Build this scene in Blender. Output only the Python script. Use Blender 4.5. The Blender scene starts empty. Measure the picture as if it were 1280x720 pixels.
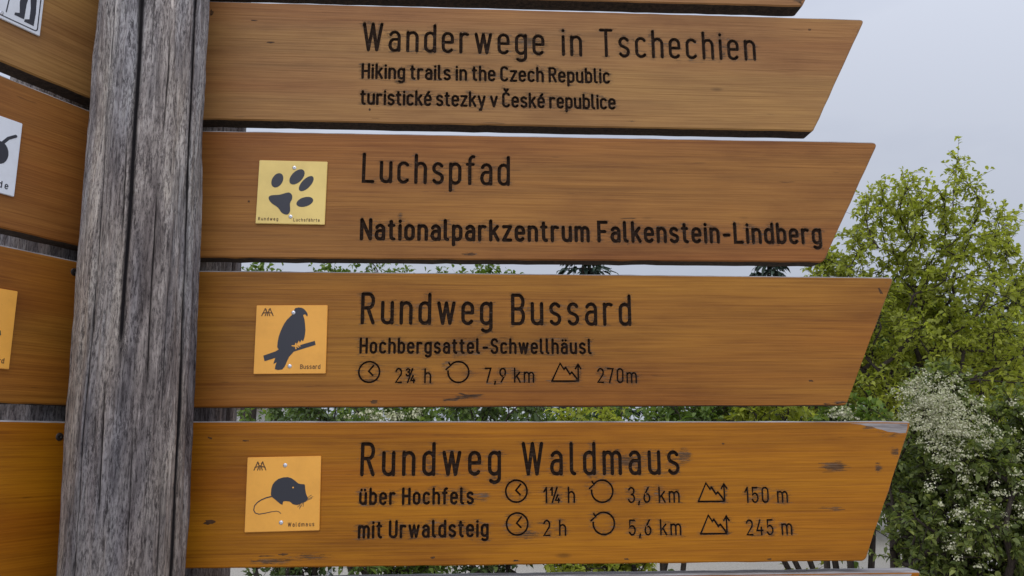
import bpy, bmesh, math, random
import numpy as np
from mathutils import Vector, Matrix
from mathutils.geometry import delaunay_2d_cdt

R = math.radians
SC = bpy.context.scene
COL = SC.collection

# ------------------------------------------------------------------ camera
EYE = 1.62
PITCH, ROLL = R(10.83), R(-0.2965)
F_PX = 1000.0
cam_d = bpy.data.cameras.new('camera')
cam_d.sensor_width = 36.0
cam_d.lens = 36.0 * F_PX / 1280.0
cam_d.clip_start, cam_d.clip_end = 0.02, 4000
cam = bpy.data.objects.new('camera', cam_d)
COL.objects.link(cam)
def cam_axes():
    c, s = math.cos(ROLL), math.sin(ROLL)
    X, U, Fw = Vector((1, 0, 0)), Vector((0, -math.sin(PITCH), math.cos(PITCH))), Vector((0, math.cos(PITCH), math.sin(PITCH)))
    return X * c + U * s, -X * s + U * c, Fw
_x, _u, _f = cam_axes()
cam.matrix_world = Matrix((( _x.x, _u.x, -_f.x, 0), (_x.y, _u.y, -_f.y, 0), (_x.z, _u.z, -_f.z, EYE), (0, 0, 0, 1)))
SC.camera = cam

# ------------------------------------------------------------------ sky, sun, exposure
SUN_EL, SUN_AZ = R(55), R(186)          # azimuth clockwise from +Y: behind the camera, a little to its left
world = bpy.data.worlds.new('World'); SC.world = world
world.use_nodes = True
wn, wl = world.node_tree.nodes, world.node_tree.links
wn.clear()
def wnode(t, **k):
    n = wn.new(t)
    for a, b in k.items(): setattr(n, a, b)
    return n
w_out = wnode('ShaderNodeOutputWorld'); w_bg = wnode('ShaderNodeBackground')
w_sky = wnode('ShaderNodeTexSky', sky_type='NISHITA', sun_disc=False, sun_elevation=SUN_EL, sun_rotation=SUN_AZ)
w_tc = wnode('ShaderNodeTexCoord')
w_map = wnode('ShaderNodeMapping'); w_map.inputs['Scale'].default_value = (1.0, 1.0, 2.4)
w_n = wnode('ShaderNodeTexNoise'); w_n.inputs['Scale'].default_value = 1.6; w_n.inputs['Detail'].default_value = 5
w_r = wnode('ShaderNodeValToRGB')
w_r.color_ramp.elements[0].position = 0.38; w_r.color_ramp.elements[0].color = (5.6, 6.15, 7.7, 1)
w_r.color_ramp.elements[1].position = 0.62; w_r.color_ramp.elements[1].color = (7.9, 8.4, 9.7, 1)
w_dot = wnode('ShaderNodeVectorMath', operation='DOT_PRODUCT')
w_dot.inputs[1].default_value = (math.sin(SUN_AZ) * math.cos(SUN_EL), math.cos(SUN_AZ) * math.cos(SUN_EL), math.sin(SUN_EL))
w_el = wnode('ShaderNodeMapRange'); w_el.inputs['From Min'].default_value = -0.35; w_el.inputs['From Max'].default_value = 1.0
w_el.inputs['To Min'].default_value = 0.85; w_el.inputs['To Max'].default_value = 2.5   # overcast sky: brighter round the veiled sun and overhead
w_sc = wnode('ShaderNodeVectorMath', operation='SCALE')
w_mix = wnode('ShaderNodeMix', data_type='RGBA'); w_mix.inputs[0].default_value = 0.90
wl.new(w_tc.outputs['Generated'], w_map.inputs[0]); wl.new(w_map.outputs[0], w_n.inputs['Vector']); wl.new(w_n.outputs[0], w_r.inputs[0])
wl.new(w_tc.outputs['Generated'], w_dot.inputs[0]); wl.new(w_dot.outputs['Value'], w_el.inputs[0])
wl.new(w_r.outputs[0], w_sc.inputs[0]); wl.new(w_el.outputs[0], w_sc.inputs['Scale'])
wl.new(w_sky.outputs[0], w_mix.inputs[6]); wl.new(w_sc.outputs[0], w_mix.inputs[7])
wl.new(w_mix.outputs[2], w_bg.inputs[0]); w_bg.inputs[1].default_value = 0.095
wl.new(w_bg.outputs[0], w_out.inputs[0])

sun_d = bpy.data.lights.new('sun', 'SUN'); sun_d.energy = 0.7; sun_d.angle = R(30); sun_d.color = (1.0, 0.95, 0.87)
sun = bpy.data.objects.new('sun', sun_d); COL.objects.link(sun)
sd = Vector((math.sin(SUN_AZ) * math.cos(SUN_EL), math.cos(SUN_AZ) * math.cos(SUN_EL), math.sin(SUN_EL)))
sun.rotation_euler = sd.to_track_quat('Z', 'Y').to_euler()
sun.location = (0, -3, 8)
SC.view_settings.view_transform = 'Standard'; SC.view_settings.look = 'None'
SC.view_settings.exposure = -0.28; SC.view_settings.gamma = 1.0; SC.view_settings.use_curve_mapping = False
SC.render.engine = 'CYCLES'

# ------------------------------------------------------------------ helpers
def tag(o, label=None, cat=None, group=None, kind=None):
    for k, v in (('label', label), ('category', cat), ('group', group), ('kind', kind)):
        if v: o[k] = v
    return o
def empty(name, loc=(0, 0, 0), rz=0.0):
    o = bpy.data.objects.new(name, None); COL.objects.link(o)
    o.location = loc; o.rotation_euler = (0, 0, rz); o.empty_display_size = 0.05
    return o
def mesh_obj(name, V, Fc, mats, parent=None, mat_idx=None, attrs=None, smooth=False):
    me = bpy.data.meshes.new(name)
    me.from_pydata([tuple(map(float, v)) for v in V], [], Fc)
    for m in (mats if isinstance(mats, (list, tuple)) else [mats]): me.materials.append(m)
    if mat_idx is not None: me.polygons.foreach_set('material_index', np.asarray(mat_idx, dtype=np.int32))
    if smooth: me.polygons.foreach_set('use_smooth', np.ones(len(me.polygons), dtype=bool))
    for k, arr in (attrs or {}).items():
        a = me.attributes.new(k, 'FLOAT', 'POINT'); a.data.foreach_set('value', np.asarray(arr, dtype=np.float32))
    me.update()
    o = bpy.data.objects.new(name, me); COL.objects.link(o)
    if parent: o.parent = parent
    return o
def tri_obj(name, V, T, mat, parent=None, attrs=None, smooth=False):
    """fast path: numpy vertices and triangles"""
    V = np.asarray(V, dtype=np.float32); T = np.asarray(T, dtype=np.int32)
    me = bpy.data.meshes.new(name)
    me.vertices.add(len(V)); me.vertices.foreach_set('co', V.ravel())
    me.loops.add(T.size); me.loops.foreach_set('vertex_index', T.ravel())
    me.polygons.add(len(T)); me.polygons.foreach_set('loop_start', np.arange(0, T.size, 3, dtype=np.int32))
    for k, arr in (attrs or {}).items():
        a = me.attributes.new(k, 'FLOAT', 'POINT'); a.data.foreach_set('value', np.asarray(arr, dtype=np.float32))
    me.materials.append(mat)
    if smooth: me.polygons.foreach_set('use_smooth', np.ones(len(T), dtype=bool))
    me.update(calc_edges=True); me.validate()
    o = bpy.data.objects.new(name, me); COL.objects.link(o)
    if parent: o.parent = parent
    return o

# ------------------------------------------------------------------ materials
class NT:
    def __init__(s, name):
        s.m = bpy.data.materials.new(name); s.m.use_nodes = True
        s.n, s.l = s.m.node_tree.nodes, s.m.node_tree.links
        s.n.clear()
        s.out = s.n.new('ShaderNodeOutputMaterial'); s.p = s.n.new('ShaderNodeBsdfPrincipled')
        s.l.new(s.p.outputs[0], s.out.inputs[0])
    def node(s, t, **k):
        n = s.n.new(t)
        for a, b in k.items(): setattr(n, a, b)
        return n
    def link(s, a, b): s.l.new(a, b)
    def coords(s, scale, rnd=True):
        tc = s.node('ShaderNodeTexCoord'); mp = s.node('ShaderNodeMapping'); mp.inputs['Scale'].default_value = scale
        if rnd:
            oi = s.node('ShaderNodeObjectInfo'); ml = s.node('ShaderNodeVectorMath', operation='SCALE')
            ml.inputs[0].default_value = (7.3, 11.9, 5.1); s.link(oi.outputs['Random'], ml.inputs['Scale'])
            ad = s.node('ShaderNodeVectorMath', operation='ADD')
            s.link(tc.outputs['Object'], ad.inputs[0]); s.link(ml.outputs[0], ad.inputs[1]); s.link(ad.outputs[0], mp.inputs[0])
        else: s.link(tc.outputs['Object'], mp.inputs[0])
        return mp.outputs[0]
    def noise(s, vec, scale, detail=4, rough=0.55, dist=0.0):
        n = s.node('ShaderNodeTexNoise'); n.inputs['Scale'].default_value = scale; n.inputs['Detail'].default_value = detail
        n.inputs['Roughness'].default_value = rough; n.inputs['Distortion'].default_value = dist
        s.link(vec, n.inputs['Vector']); return n.outputs[0]
    def ramp(s, fac, stops):
        r = s.node('ShaderNodeValToRGB'); e = r.color_ramp.elements
        while len(e) < len(stops): e.new(0.5)
        for i, (p, c) in enumerate(stops):
            e[i].position = p; e[i].color = (c, c, c, 1) if isinstance(c, (int, float)) else (*c, 1)
        s.link(fac, r.inputs[0]); return r.outputs[0]
    def mix(s, fac, a, b, mode='MIX'):
        n = s.node('ShaderNodeMix', data_type='RGBA', blend_type=mode)
        for v, i in ((fac, 0), (a, 6), (b, 7)):
            if isinstance(v, (int, float)): n.inputs[i].default_value = v
            elif isinstance(v, tuple): n.inputs[i].default_value = (*v, 1)
            else: s.link(v, n.inputs[i])
        return n.outputs[2]
    def math(s, op, a, b=0.0, clamp=False):
        n = s.node('ShaderNodeMath', operation=op); n.use_clamp = clamp
        for v, i in ((a, 0), (b, 1)):
            if isinstance(v, (int, float)): n.inputs[i].default_value = v
            else: s.link(v, n.inputs[i])
        return n.outputs[0]
    def attr(s, name):
        n = s.node('ShaderNodeAttribute'); n.attribute_name = name; return n.outputs['Fac']
    def bump(s, h, strength, dist):
        b = s.node('ShaderNodeBump'); b.inputs['Strength'].default_value = strength; b.inputs['Distance'].default_value = dist
        s.link(h, b.inputs['Height']); s.link(b.outputs[0], s.p.inputs['Normal'])
    def set(s, base=None, rough=0.5, spec=0.5, metal=0.0):
        if base is not None:
            if isinstance(base, tuple): s.p.inputs['Base Color'].default_value = (*base, 1)
            else: s.link(base, s.p.inputs['Base Color'])
        if isinstance(rough, (int, float)): s.p.inputs['Roughness'].default_value = rough
        else: s.link(rough, s.p.inputs['Roughness'])
        s.p.inputs['Specular IOR Level'].default_value = spec; s.p.inputs['Metallic'].default_value = metal
        return s.m

def mul(c, k): return tuple(min(1, x * k) for x in c)
def stained_timber(name, tone):
    """oiled softwood board, grain along local x"""
    t = NT(name)
    v = t.coords((1, 1, 1))
    def stretched(sx, sy, sz):
        mp = t.node('ShaderNodeMapping'); mp.inputs['Scale'].default_value = (sx, sy, sz); t.link(v, mp.inputs[0]); return mp.outputs[0]
    g1 = t.noise(stretched(1.1, 6, 26), 1.6, 5, 0.6, 0.5)        # broad growth bands
    g2 = t.noise(stretched(2.6, 20, 150), 1.7, 4, 0.65, 0.3)     # fine grain
    g3 = t.noise(stretched(9, 60, 520), 1.0, 2, 0.5)             # fibres
    bl = t.noise(stretched(2.6, 3, 7.5), 1.4, 5, 0.6)           # blotchy stain
    lay = t.noise(stretched(0.5, 2, 9), 1.3, 2, 0.5)             # slow change of tone from layer to layer
    g4 = t.noise(stretched(1.4, 14, 72), 1.9, 3, 0.6, 0.25)      # dark latewood lines
    c = t.ramp(g1, [(0.28, mul(tone, 0.84)), (0.43, mul(tone, 0.97)), (0.56, mul(tone, 1.06)), (0.74, mul(tone, 0.90))])
    f = t.ramp(g2, [(0.28, (0.66, 0.57, 0.48)), (0.46, (1, 1, 1)), (0.72, (1.05, 1.06, 1.07))])
    c = t.mix(0.5, c, f, 'MULTIPLY')
    f4 = t.ramp(g4, [(0.33, (0.66, 0.56, 0.46)), (0.41, (1, 1, 1))])
    c = t.mix(0.42, c, f4, 'MULTIPLY')
    f3 = t.ramp(g3, [(0.34, (0.70, 0.64, 0.58)), (0.58, (1.04, 1.04, 1.04))])
    c = t.mix(0.55, c, f3, 'MULTIPLY')
    b = t.ramp(bl, [(0.30, (0.66, 0.58, 0.54)), (0.48, (0.96, 0.95, 0.95)), (0.68, (1.14, 1.16, 1.10))])
    c = t.mix(0.9, c, b, 'MULTIPLY')
    l = t.ramp(lay, [(0.36, (0.90, 0.76, 0.70)), (0.50, (1.0, 0.98, 0.96)), (0.64, (1.08, 1.13, 1.06))])
    c = t.mix(0.8, c, l, 'MULTIPLY')
    wv = t.node('ShaderNodeTexWave', wave_type='BANDS', bands_direction='Z', wave_profile='SAW')
    wv.inputs['Scale'].default_value = 26; wv.inputs['Distortion'].default_value = 7; wv.inputs['Detail'].default_value = 2; wv.inputs['Detail Scale'].default_value = 0.6
    t.link(stretched(0.16, 0.3, 1.0), wv.inputs['Vector'])
    c = t.mix(0.35, c, t.ramp(wv.outputs[1], [(0.0, (1.04, 1.04, 1.02)), (0.72, (1, 1, 1)), (0.93, (0.74, 0.66, 0.58)), (1.0, (0.95, 0.93, 0.9))]), 'MULTIPLY')
    # a few small dark knots and short checks along the grain
    vo = t.node('ShaderNodeTexVoronoi'); vo.inputs['Scale'].default_value = 1.0
    t.link(stretched(5.5, 3, 17), vo.inputs['Vector'])
    kn = t.ramp(vo.outputs['Distance'], [(0.028, 1.0), (0.075, 0.0)])
    c = t.mix(t.math('MULTIPLY', kn, 0.55), c, mul(tone, 0.22))
    ck = t.noise(stretched(14, 10, 160), 1.0, 2, 0.5)
    ck = t.ramp(ck, [(0.735, 0.0), (0.765, 1.0)])
    c = t.mix(t.math('MULTIPLY', ck, 0.5), c, mul(tone, 0.25))
    # worn places: stain gone, grey fibres, dirt
    w = t.attr('wear')
    wn_ = t.noise(stretched(55, 30, 900), 1.0, 5, 0.85)
    wm = t.math('ADD', t.math('MULTIPLY', w, 0.58), t.math('SUBTRACT', wn_, 0.74))
    wm = t.math('MULTIPLY', wm, 12.0, clamp=True)
    wc = t.ramp(t.noise(stretched(40, 30, 500), 1.0, 3, 0.6), [(0.35, (0.030, 0.020, 0.013)), (0.55, (0.085, 0.062, 0.045)), (0.74, (0.20, 0.165, 0.14))])
    c = t.mix(t.math('MULTIPLY', wm, 0.85), c, wc)
    bare = t.attr('bare')
    c = t.mix(bare, c, t.ramp(g2, [(0.3, (0.22, 0.21, 0.215)), (0.6, (0.42, 0.41, 0.43))]))
    h = t.math('ADD', t.math('MULTIPLY', g2, 0.6), t.math('MULTIPLY', g3, 0.45))
    h = t.math('SUBTRACT', h, t.math('MULTIPLY', wm, 0.5))
    t.bump(h, 0.45, 0.0014)
    r = t.ramp(g2, [(0.3, 0.50), (0.7, 0.40)])
    r = t.mix(wm, r, (0.85, 0.85, 0.85))
    return t.set(c, r, 0.22)

def weathered_edge(name):
    t = NT(name); v = t.coords((3, 30, 30))
    c = t.ramp(t.noise(v, 4, 5, 0.65), [(0.3, (0.12, 0.095, 0.085)), (0.5, (0.27, 0.245, 0.235)), (0.7, (0.42, 0.40, 0.40))])
    t.bump(t.noise(v, 9, 3), 0.4, 0.001)
    return t.set(c, 0.8, 0.3)
M_EDGE = weathered_edge('weathered grey board edge')
def end_grain(name):
    t = NT(name); v = t.coords((30, 30, 30))
    c = t.ramp(t.noise(v, 5, 5, 0.7), [(0.35, (0.022, 0.015, 0.011)), (0.6, (0.07, 0.042, 0.026)), (0.8, (0.10, 0.075, 0.055))])
    t.bump(t.noise(v, 14, 3), 0.6, 0.002)
    return t.set(c, 0.85, 0.25)
M_END = end_grain('dark board underside and end grain')  # undersides and ends coloured much darker than the board face
def groove_paint():
    t = NT('dark brown groove paint'); v = t.coords((60, 60, 300))
    c = t.ramp(t.noise(v, 1.5, 4, 0.7), [(0.35, (0.016, 0.0085, 0.005)), (0.58, (0.032, 0.017, 0.010)), (0.74, (0.12, 0.085, 0.066))])
    t.bump(t.noise(v, 2.0, 3), 0.4, 0.001)
    return t.set(c, 0.75, 0.1)
M_GROOVE = groove_paint()
t = NT('pale groove flank'); M_WALL = t.set(t.ramp(t.noise(t.coords((60, 60, 60)), 5, 3), [(.35, (.05, .030, .020)), (.65, (.17, .12, .09))]), .8, .1)  # flanks paler than the groove floor, to bring out the engraving
t = NT('dark resin knot'); M_KNOT = t.set(t.ramp(t.noise(t.coords((60, 60, 200)), 2, 3), [(.35, (.035, .017, .008)), (.7, (.12, .055, .02))]), .6, .2)
def plaque_paint(name, col):
    t = NT(name); v = t.coords((1, 1, 1))
    n = t.noise(v, 22, 5, 0.65)
    c = t.mix(1.0, col, t.ramp(n, [(0.35, (0.90, 0.89, 0.88)), (0.6, (1, 1, 1))]), 'MULTIPLY')
    sp = t.ramp(t.noise(v, 330, 2, 0.5), [(0.70, 0.0), (0.78, 1.0)])
    c = t.mix(t.math('MULTIPLY', sp, 0.25), c, mul(col, 0.5))
    return t.set(c, 0.42, 0.45)
M_PALE = plaque_paint('pale yellow plaque enamel', (0.82, 0.60, 0.185))
M_ORANGE = plaque_paint('orange plaque enamel', (0.85, 0.395, 0.055))
M_WHITE = plaque_paint('white plaque enamel', (0.74, 0.76, 0.80))
t = NT('black print'); M_PRINT = t.set((0.022, 0.022, 0.030), 0.4, 0.5)
t = NT('dark brown print'); M_PRINT2 = t.set((0.10, 0.045, 0.012), 0.5, 0.4)
t = NT('dull zinc screw'); M_SCREW = t.set((0.62, 0.62, 0.64), 0.33, 0.5, 0.9)
t = NT('dark iron bolt'); M_BOLT = t.set(t.ramp(t.noise(t.coords((1, 1, 1)), 160, 4), [(0.4, (0.035, 0.028, 0.024)), (0.7, (0.10, 0.07, 0.05))]), 0.5, 0.5, 0.6)

def post_wood():
    t = NT('silver grey weathered log'); v = t.coords((1, 1, 1))
    def st(sx, sz):
        mp = t.node('ShaderNodeMapping'); mp.inputs['Scale'].default_value = (sx, sx, sz); t.link(v, mp.inputs[0]); return mp.outputs[0]
    a = t.noise(st(130, 12.0), 1.0, 5, 0.68, 0.5)
    b = t.noise(st(300, 26), 1.0, 5, 0.75, 0.3)
    c_ = t.noise(st(520, 110), 1.0, 4, 0.75)
    d = t.noise(st(17, 3.6), 1.0, 4, 0.6, 0.6)
    e = t.noise(st(30, 9.0), 1.0, 4, 0.65, 0.8)
    col = t.ramp(a, [(0.28, (0.118, 0.113, 0.114)), (0.44, (0.262, 0.252, 0.250)), (0.58, (0.39, 0.377, 0.37)), (0.74, (0.57, 0.553, 0.54))])
    f = t.ramp(b, [(0.33, (0.20, 0.18, 0.185)), (0.46, (0.78, 0.77, 0.77)), (0.56, (1.1, 1.09, 1.08)), (0.68, (1.7, 1.68, 1.66))])
    col = t.mix(0.95, col, f, 'MULTIPLY')
    lich = t.math('MULTIPLY', t.ramp(c_, [(0.49, 0.0), (0.56, 1.0)]), t.ramp(e, [(0.40, 0.10), (0.55, 1.0)]))
    col = t.mix(t.math('MULTIPLY', lich, 0.72), col, (0.56, 0.545, 0.53))
    spk = t.ramp(c_, [(0.38, 1.0), (0.45, 0.0)])
    col = t.mix(t.math('MULTIPLY', spk, 0.65), col, (0.05, 0.046, 0.05))
    patch = t.ramp(d, [(0.34, (0.40, 0.37, 0.40)), (0.48, (0.94, 0.92, 0.95)), (0.64, (1.20, 1.18, 1.14))])
    col = t.mix(0.85, col, patch, 'MULTIPLY')
    # the log's colour darkens towards the bottom, with a ragged upper limit
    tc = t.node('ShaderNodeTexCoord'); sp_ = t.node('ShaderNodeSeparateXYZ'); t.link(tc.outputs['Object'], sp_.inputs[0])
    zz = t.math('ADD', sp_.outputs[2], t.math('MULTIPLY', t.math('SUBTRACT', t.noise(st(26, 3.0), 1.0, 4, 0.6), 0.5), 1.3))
    lower_dark = t.ramp(t.math('MULTIPLY', zz, 0.4), [(0.62, 1.0), (0.84, 0.0)])
    col = t.mix(t.math('MULTIPLY', lower_dark, 0.85), col, t.mix(1.0, col, (0.45, 0.43, 0.445), 'MULTIPLY'))
    warm = t.ramp(t.noise(st(13, 1.4), 1.0, 2, 0.5), [(0.54, 0.0), (0.64, 1.0)])
    col = t.mix(t.math('MULTIPLY', warm, 0.5), col, t.mix(1.0, col, (1.3, 1.12, 0.90), 'MULTIPLY'))
    gr = t.attr('crack')
    col = t.mix(gr, col, (0.012, 0.010, 0.011))
    h = t.math('ADD', t.math('MULTIPLY', a, 0.7), t.math('MULTIPLY', b, 0.7))
    h = t.math('ADD', h, t.math('MULTIPLY', c_, 0.3))
    t.bump(h, 1.0, 0.005)
    return t.set(col, 0.9, 0.12)
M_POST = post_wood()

# ------------------------------------------------------------------ pixel -> place (the photograph is 1280 x 720)
def ray(px, py):
    return _x * ((px - 640) / F_PX) - _u * ((py - 360) / F_PX) + _f
def at(px, py, Y):
    d = ray(px, py); return Vector((d.x * Y / d.y, Y, EYE + d.z * Y / d.y))
YAW_R, YAW_L = R(3.75), R(63.75)         # three wings of boards meet at 120 degrees
APEX = Vector((-0.5575, 1.1235, 0))
def plane_uv(px, py, yaw):
    """point of the front plane of a wing: (distance along it from the corner, height above the ground)"""
    d = ray(px, py); n = Vector((-math.sin(yaw), math.cos(yaw)))
    t_ = n.dot(APEX.xy) / (n.x * d.x + n.y * d.y)
    P = d * t_
    return ((P.x - APEX.x) * math.cos(yaw) + (P.y - APEX.y) * math.sin(yaw), EYE + P.z)

# ------------------------------------------------------------------ routed lettering: a narrow engineering hand, drawn by its centre lines
def arc(cx, cy, rx, ry, a0, a1, n=9):
    return [(cx + rx * math.cos(R(a0 + (a1 - a0) * i / (n - 1))), cy + ry * math.sin(R(a0 + (a1 - a0) * i / (n - 1)))) for i in range(n)]
XH = 0.71
def glyph(ch, rv):
    """centre-line strokes in (x in letter widths, y in capital heights), and the width"""
    x = XH; r = rv
    bowl = lambda w=1.0, top=XH: [arc(w/2, top - r, w/2, r, 180, 0) + arc(w/2, r, w/2, r, 0, -90, 5), arc(w/2, r, w/2, r, -90, -180, 5) + [(0, top - r)]]
    S = {}
    def g(): return None
    if ch == 'n': return [[(0, 0), (0, x)], [(0, x - r)] + arc(.5, x - r, .5, r, 180, 0) + [(1, 0)]], 1
    if ch == 'h': return [[(0, 0), (0, 1)], [(0, x - r)] + arc(.5, x - r, .5, r, 180, 0) + [(1, 0)]], 1
    if ch == 'm': return [[(0, 0), (0, x)], [(0, x - r)] + arc(.42, x - r, .42, r, 180, 0) + [(.84, 0)], [(.84, x - r)] + arc(1.26, x - r, .42, r, 180, 0) + [(1.68, 0)]], 1.68
    if ch in 'uü':
        s = [[(0, x), (0, r)] + arc(.5, r, .5, r, 180, 360), [(1, 0), (1, x)]]
        if ch == 'ü': s += [[(.18, .93), (.18, .94)], [(.82, .93), (.82, .94)]]
        return s, 1
    if ch == 'r': return [[(0, 0), (0, x)], [(0, x - r)] + arc(.46, x - r, .46, r, 180, 60, 7) + [(.74, x - r * .12)]], .74
    if ch == 'i': return [[(0, 0), (0, x)], [(0, .93), (0, .945)]], 0
    if ch == 'l': return [[(0, 1), (0, .16)] + arc(.32, .16, .32, .16, 180, 270, 5)], .34
    if ch == 't': return [[(.2, .92), (.2, .18)] + arc(.55, .18, .35, .18, 180, 275, 6), [(-.05, x), (.55, x)]], .62
    if ch == 'f': return [[(.2, 0), (.2, 1 - r * .8)] + arc(.58, 1 - r * .8, .38, r * .8, 180, 85, 6), [(-.08, x), (.55, x)]], .62
    if ch in 'aä':
        s = [arc(.5, x - r, .48, r, 155, 0, 8) + [(.98, 0)], [(.98, .43), (.45, .43)] + arc(.45, .215, .45, .215, 90, 270, 10) + [(.6, 0)] + arc(.6, .2, .38, .2, 270, 360, 5)]
        if ch == 'ä': s += [[(.2, .93), (.2, .94)], [(.8, .93), (.8, .94)]]
        return s, 1
    if ch == 'o': return bowl(), 1
    if ch == 'd': return bowl() + [[(1, 0), (1, 1)]], 1
    if ch == 'b': return bowl() + [[(0, 0), (0, 1)]], 1
    if ch == 'p': return bowl() + [[(0, -.27), (0, x)]], 1
    if ch == 'g': return bowl() + [[(1, x), (1, -.27 + r * .8)] + arc(.5, -.27 + r * .8, .5, r * .8, 0, -140, 8)], 1
    if ch in 'eé':
        s = [[(0, .37), (1, .37)], [(1, .37)] + arc(.5, x - r, .5, r, 0, 180), [(0, x - r)] + arc(.5, r, .5, r, 180, 325, 8)]
        if ch == 'é': s += [[(.42, .83), (.72, .98)]]
        return s, 1
    if ch == 'c': return [arc(.5, x - r, .5, r, 35, 180, 8) + [(0, r)] + arc(.5, r, .5, r, 180, 325, 8)], .95
    if ch == 's':
        q = x / 4
        return [arc(.48, x - q, .46, q, 30, 180, 8) + arc(.48, x - q, .46, q * .92, 180, 250, 4) + arc(.48, q, .48, q * .95, 70, 0, 4) + arc(.48, q, .48, q, 0, -150, 9)], .96
    if ch == 'k': return [[(0, 0), (0, 1)], [(.92, x), (0, .26)], [(.36, .46), (1, 0)]], 1
    if ch == 'v': return [[(0, x), (.52, 0)], [(1.04, x), (.52, 0)]], 1.04
    if ch == 'y': return [[(0, x), (.54, 0)], [(1.08, x), (.42, -.27), (.2, -.27)]], 1.08
    if ch == 'w': return [[(0, x), (.42, 0)], [(.42, 0), (.8, x)], [(.8, x), (1.18, 0)], [(1.18, 0), (1.6, x)]], 1.6
    if ch == 'z': return [[(0, x), (.95, x)], [(.95, x), (0, 0)], [(0, 0), (.95, 0)]], .95
    if ch == 'W': return [[(0, 1), (.5, 0)], [(.5, 0), (.95, 1)], [(.95, 1), (1.4, 0)], [(1.4, 0), (1.9, 1)]], 1.9
    if ch == 'T': return [[(0, 1), (1.2, 1)], [(.6, 1), (.6, 0)]], 1.2
    if ch == 'H': return [[(0, 0), (0, 1)], [(1.15, 0), (1.15, 1)], [(0, .5), (1.15, .5)]], 1.15
    if ch in 'CČ':
        s = [arc(.55, 1 - r, .55, r, 25, 180, 9) + [(0, r)] + arc(.55, r, .55, r, 180, 335, 9)]
        if ch == 'Č': s += [[(.25, 1.3), (.55, 1.13)], [(.55, 1.13), (.85, 1.3)]]
        return s, 1.1
    if ch in 'RB':
        q = .24
        s = [[(0, 0), (0, 1)], [(0, 1), (.65, 1)] + arc(.65, 1 - q, .45, q, 90, -90, 9) + [(0, 1 - 2 * q)]]
        s += [[(.55, .52), (1.12, 0)]] if ch == 'R' else [[(.6, .52)] + arc(.66, .26, .48, .26, 90, -90, 9) + [(0, 0)]]
        return s, 1.13
    if ch == 'L': return [[(0, 1), (0, 0), (1.0, 0)]], 1.0
    if ch == 'F': return [[(0, 0), (0, 1), (1.05, 1)], [(0, .5), (.85, .5)]], 1.05
    if ch == 'N': return [[(0, 0), (0, 1)], [(0, 1), (1.2, 0)], [(1.2, 0), (1.2, 1)]], 1.2
    if ch == 'U': return [[(0, 1), (0, r)] + arc(.57, r, .57, r, 180, 360) + [(1.14, 1)]], 1.14
    if ch == 'S':
        return [arc(.55, .76, .53, .24, 20, 180, 9) + arc(.55, .76, .53, .23, 180, 250, 4) + arc(.55, .26, .55, .25, 70, 0, 4) + arc(.55, .26, .55, .26, 0, -160, 10)], 1.1
    if ch == '-': return [[(.1, .38), (.75, .38)]], .85
    if ch == ',': return [[(.05, .05), (-.05, -.16)]], .1
    if ch == '1': return [[(0, .72), (.42, 1)], [(.42, 1), (.42, 0)]], .42
    if ch == '2': return [arc(.5, .74, .5, .26, 165, -10, 9) + [(.93, .56), (0, 0), (1.0, 0)]], 1
    if ch == '3': return [arc(.5, .77, .46, .23, 160, -90, 10), arc(.48, .27, .52, .27, 90, -160, 11)], 1
    if ch == '4': return [[(.6, 1), (0, .28), (1.05, .28)], [(.8, .5), (.8, 0)]], 1.05
    if ch == '5': return [[(.92, 1), (.1, 1), (.04, .5)] + arc(.48, .31, .52, .31, 130, -155, 11)], 1
    if ch == '6': return [[(.78, 1), (.1, .48)] + arc(.5, .29, .5, .29, 150, 0, 6), arc(.5, .29, .5, .29, 0, -210, 10)], 1
    if ch == '7': return [[(0, 1), (1, 1), (.35, 0)]], 1
    if ch == '9': return [[(.22, 0), (.9, .52)] + arc(.5, .71, .5, .29, -30, -180, 6), arc(.5, .71, .5, .29, 180, -30, 10)], 1
    if ch == '0': return [arc(.5, 1 - r, .5, r, 180, 0) + [(1, r)] + arc(.5, r, .5, r, 0, -90, 5), arc(.5, r, .5, r, -90, -180, 5) + [(0, 1 - r)]], 1
    if ch in '¼¾':
        a, w1 = glyph('1' if ch == '¼' else '3', rv); b, _ = glyph('4', rv)
        s = [[(px * .62, .48 + py * .52) for px, py in q] for q in a]
        s += [[(.85 + px * .68, py * .5) for px, py in q] for q in b]
        s += [[(.28, 0), (1.12, 1)]]
        return s, 1.56
    raise KeyError(ch)
def text_strokes(txt, length, cap, hw, sw, space=0.5):
    """centre lines in metres along a base line that starts at 0 and ends at `length`"""
    rv = max(0.12, hw * 0.56)
    items, total, n = [], 0.0, 0
    for ch in txt:
        if ch == ' ': items.append((None, space)); total += space; continue
        s, w = glyph(ch, rv); w = w * hw + sw
        items.append((s, w)); total += w
    gaps = len(txt) - 1
    gap = (length / cap - total) / max(1, gaps)
    out, x = [], 0.0
    for i, (s, w) in enumerate(items):
        if s is not None:
            out += [[((x + sw / 2 + px * hw) * cap, py * cap) for px, py in q] for q in s]
        x += w
        x += gap
    return out, sw * cap
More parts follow.
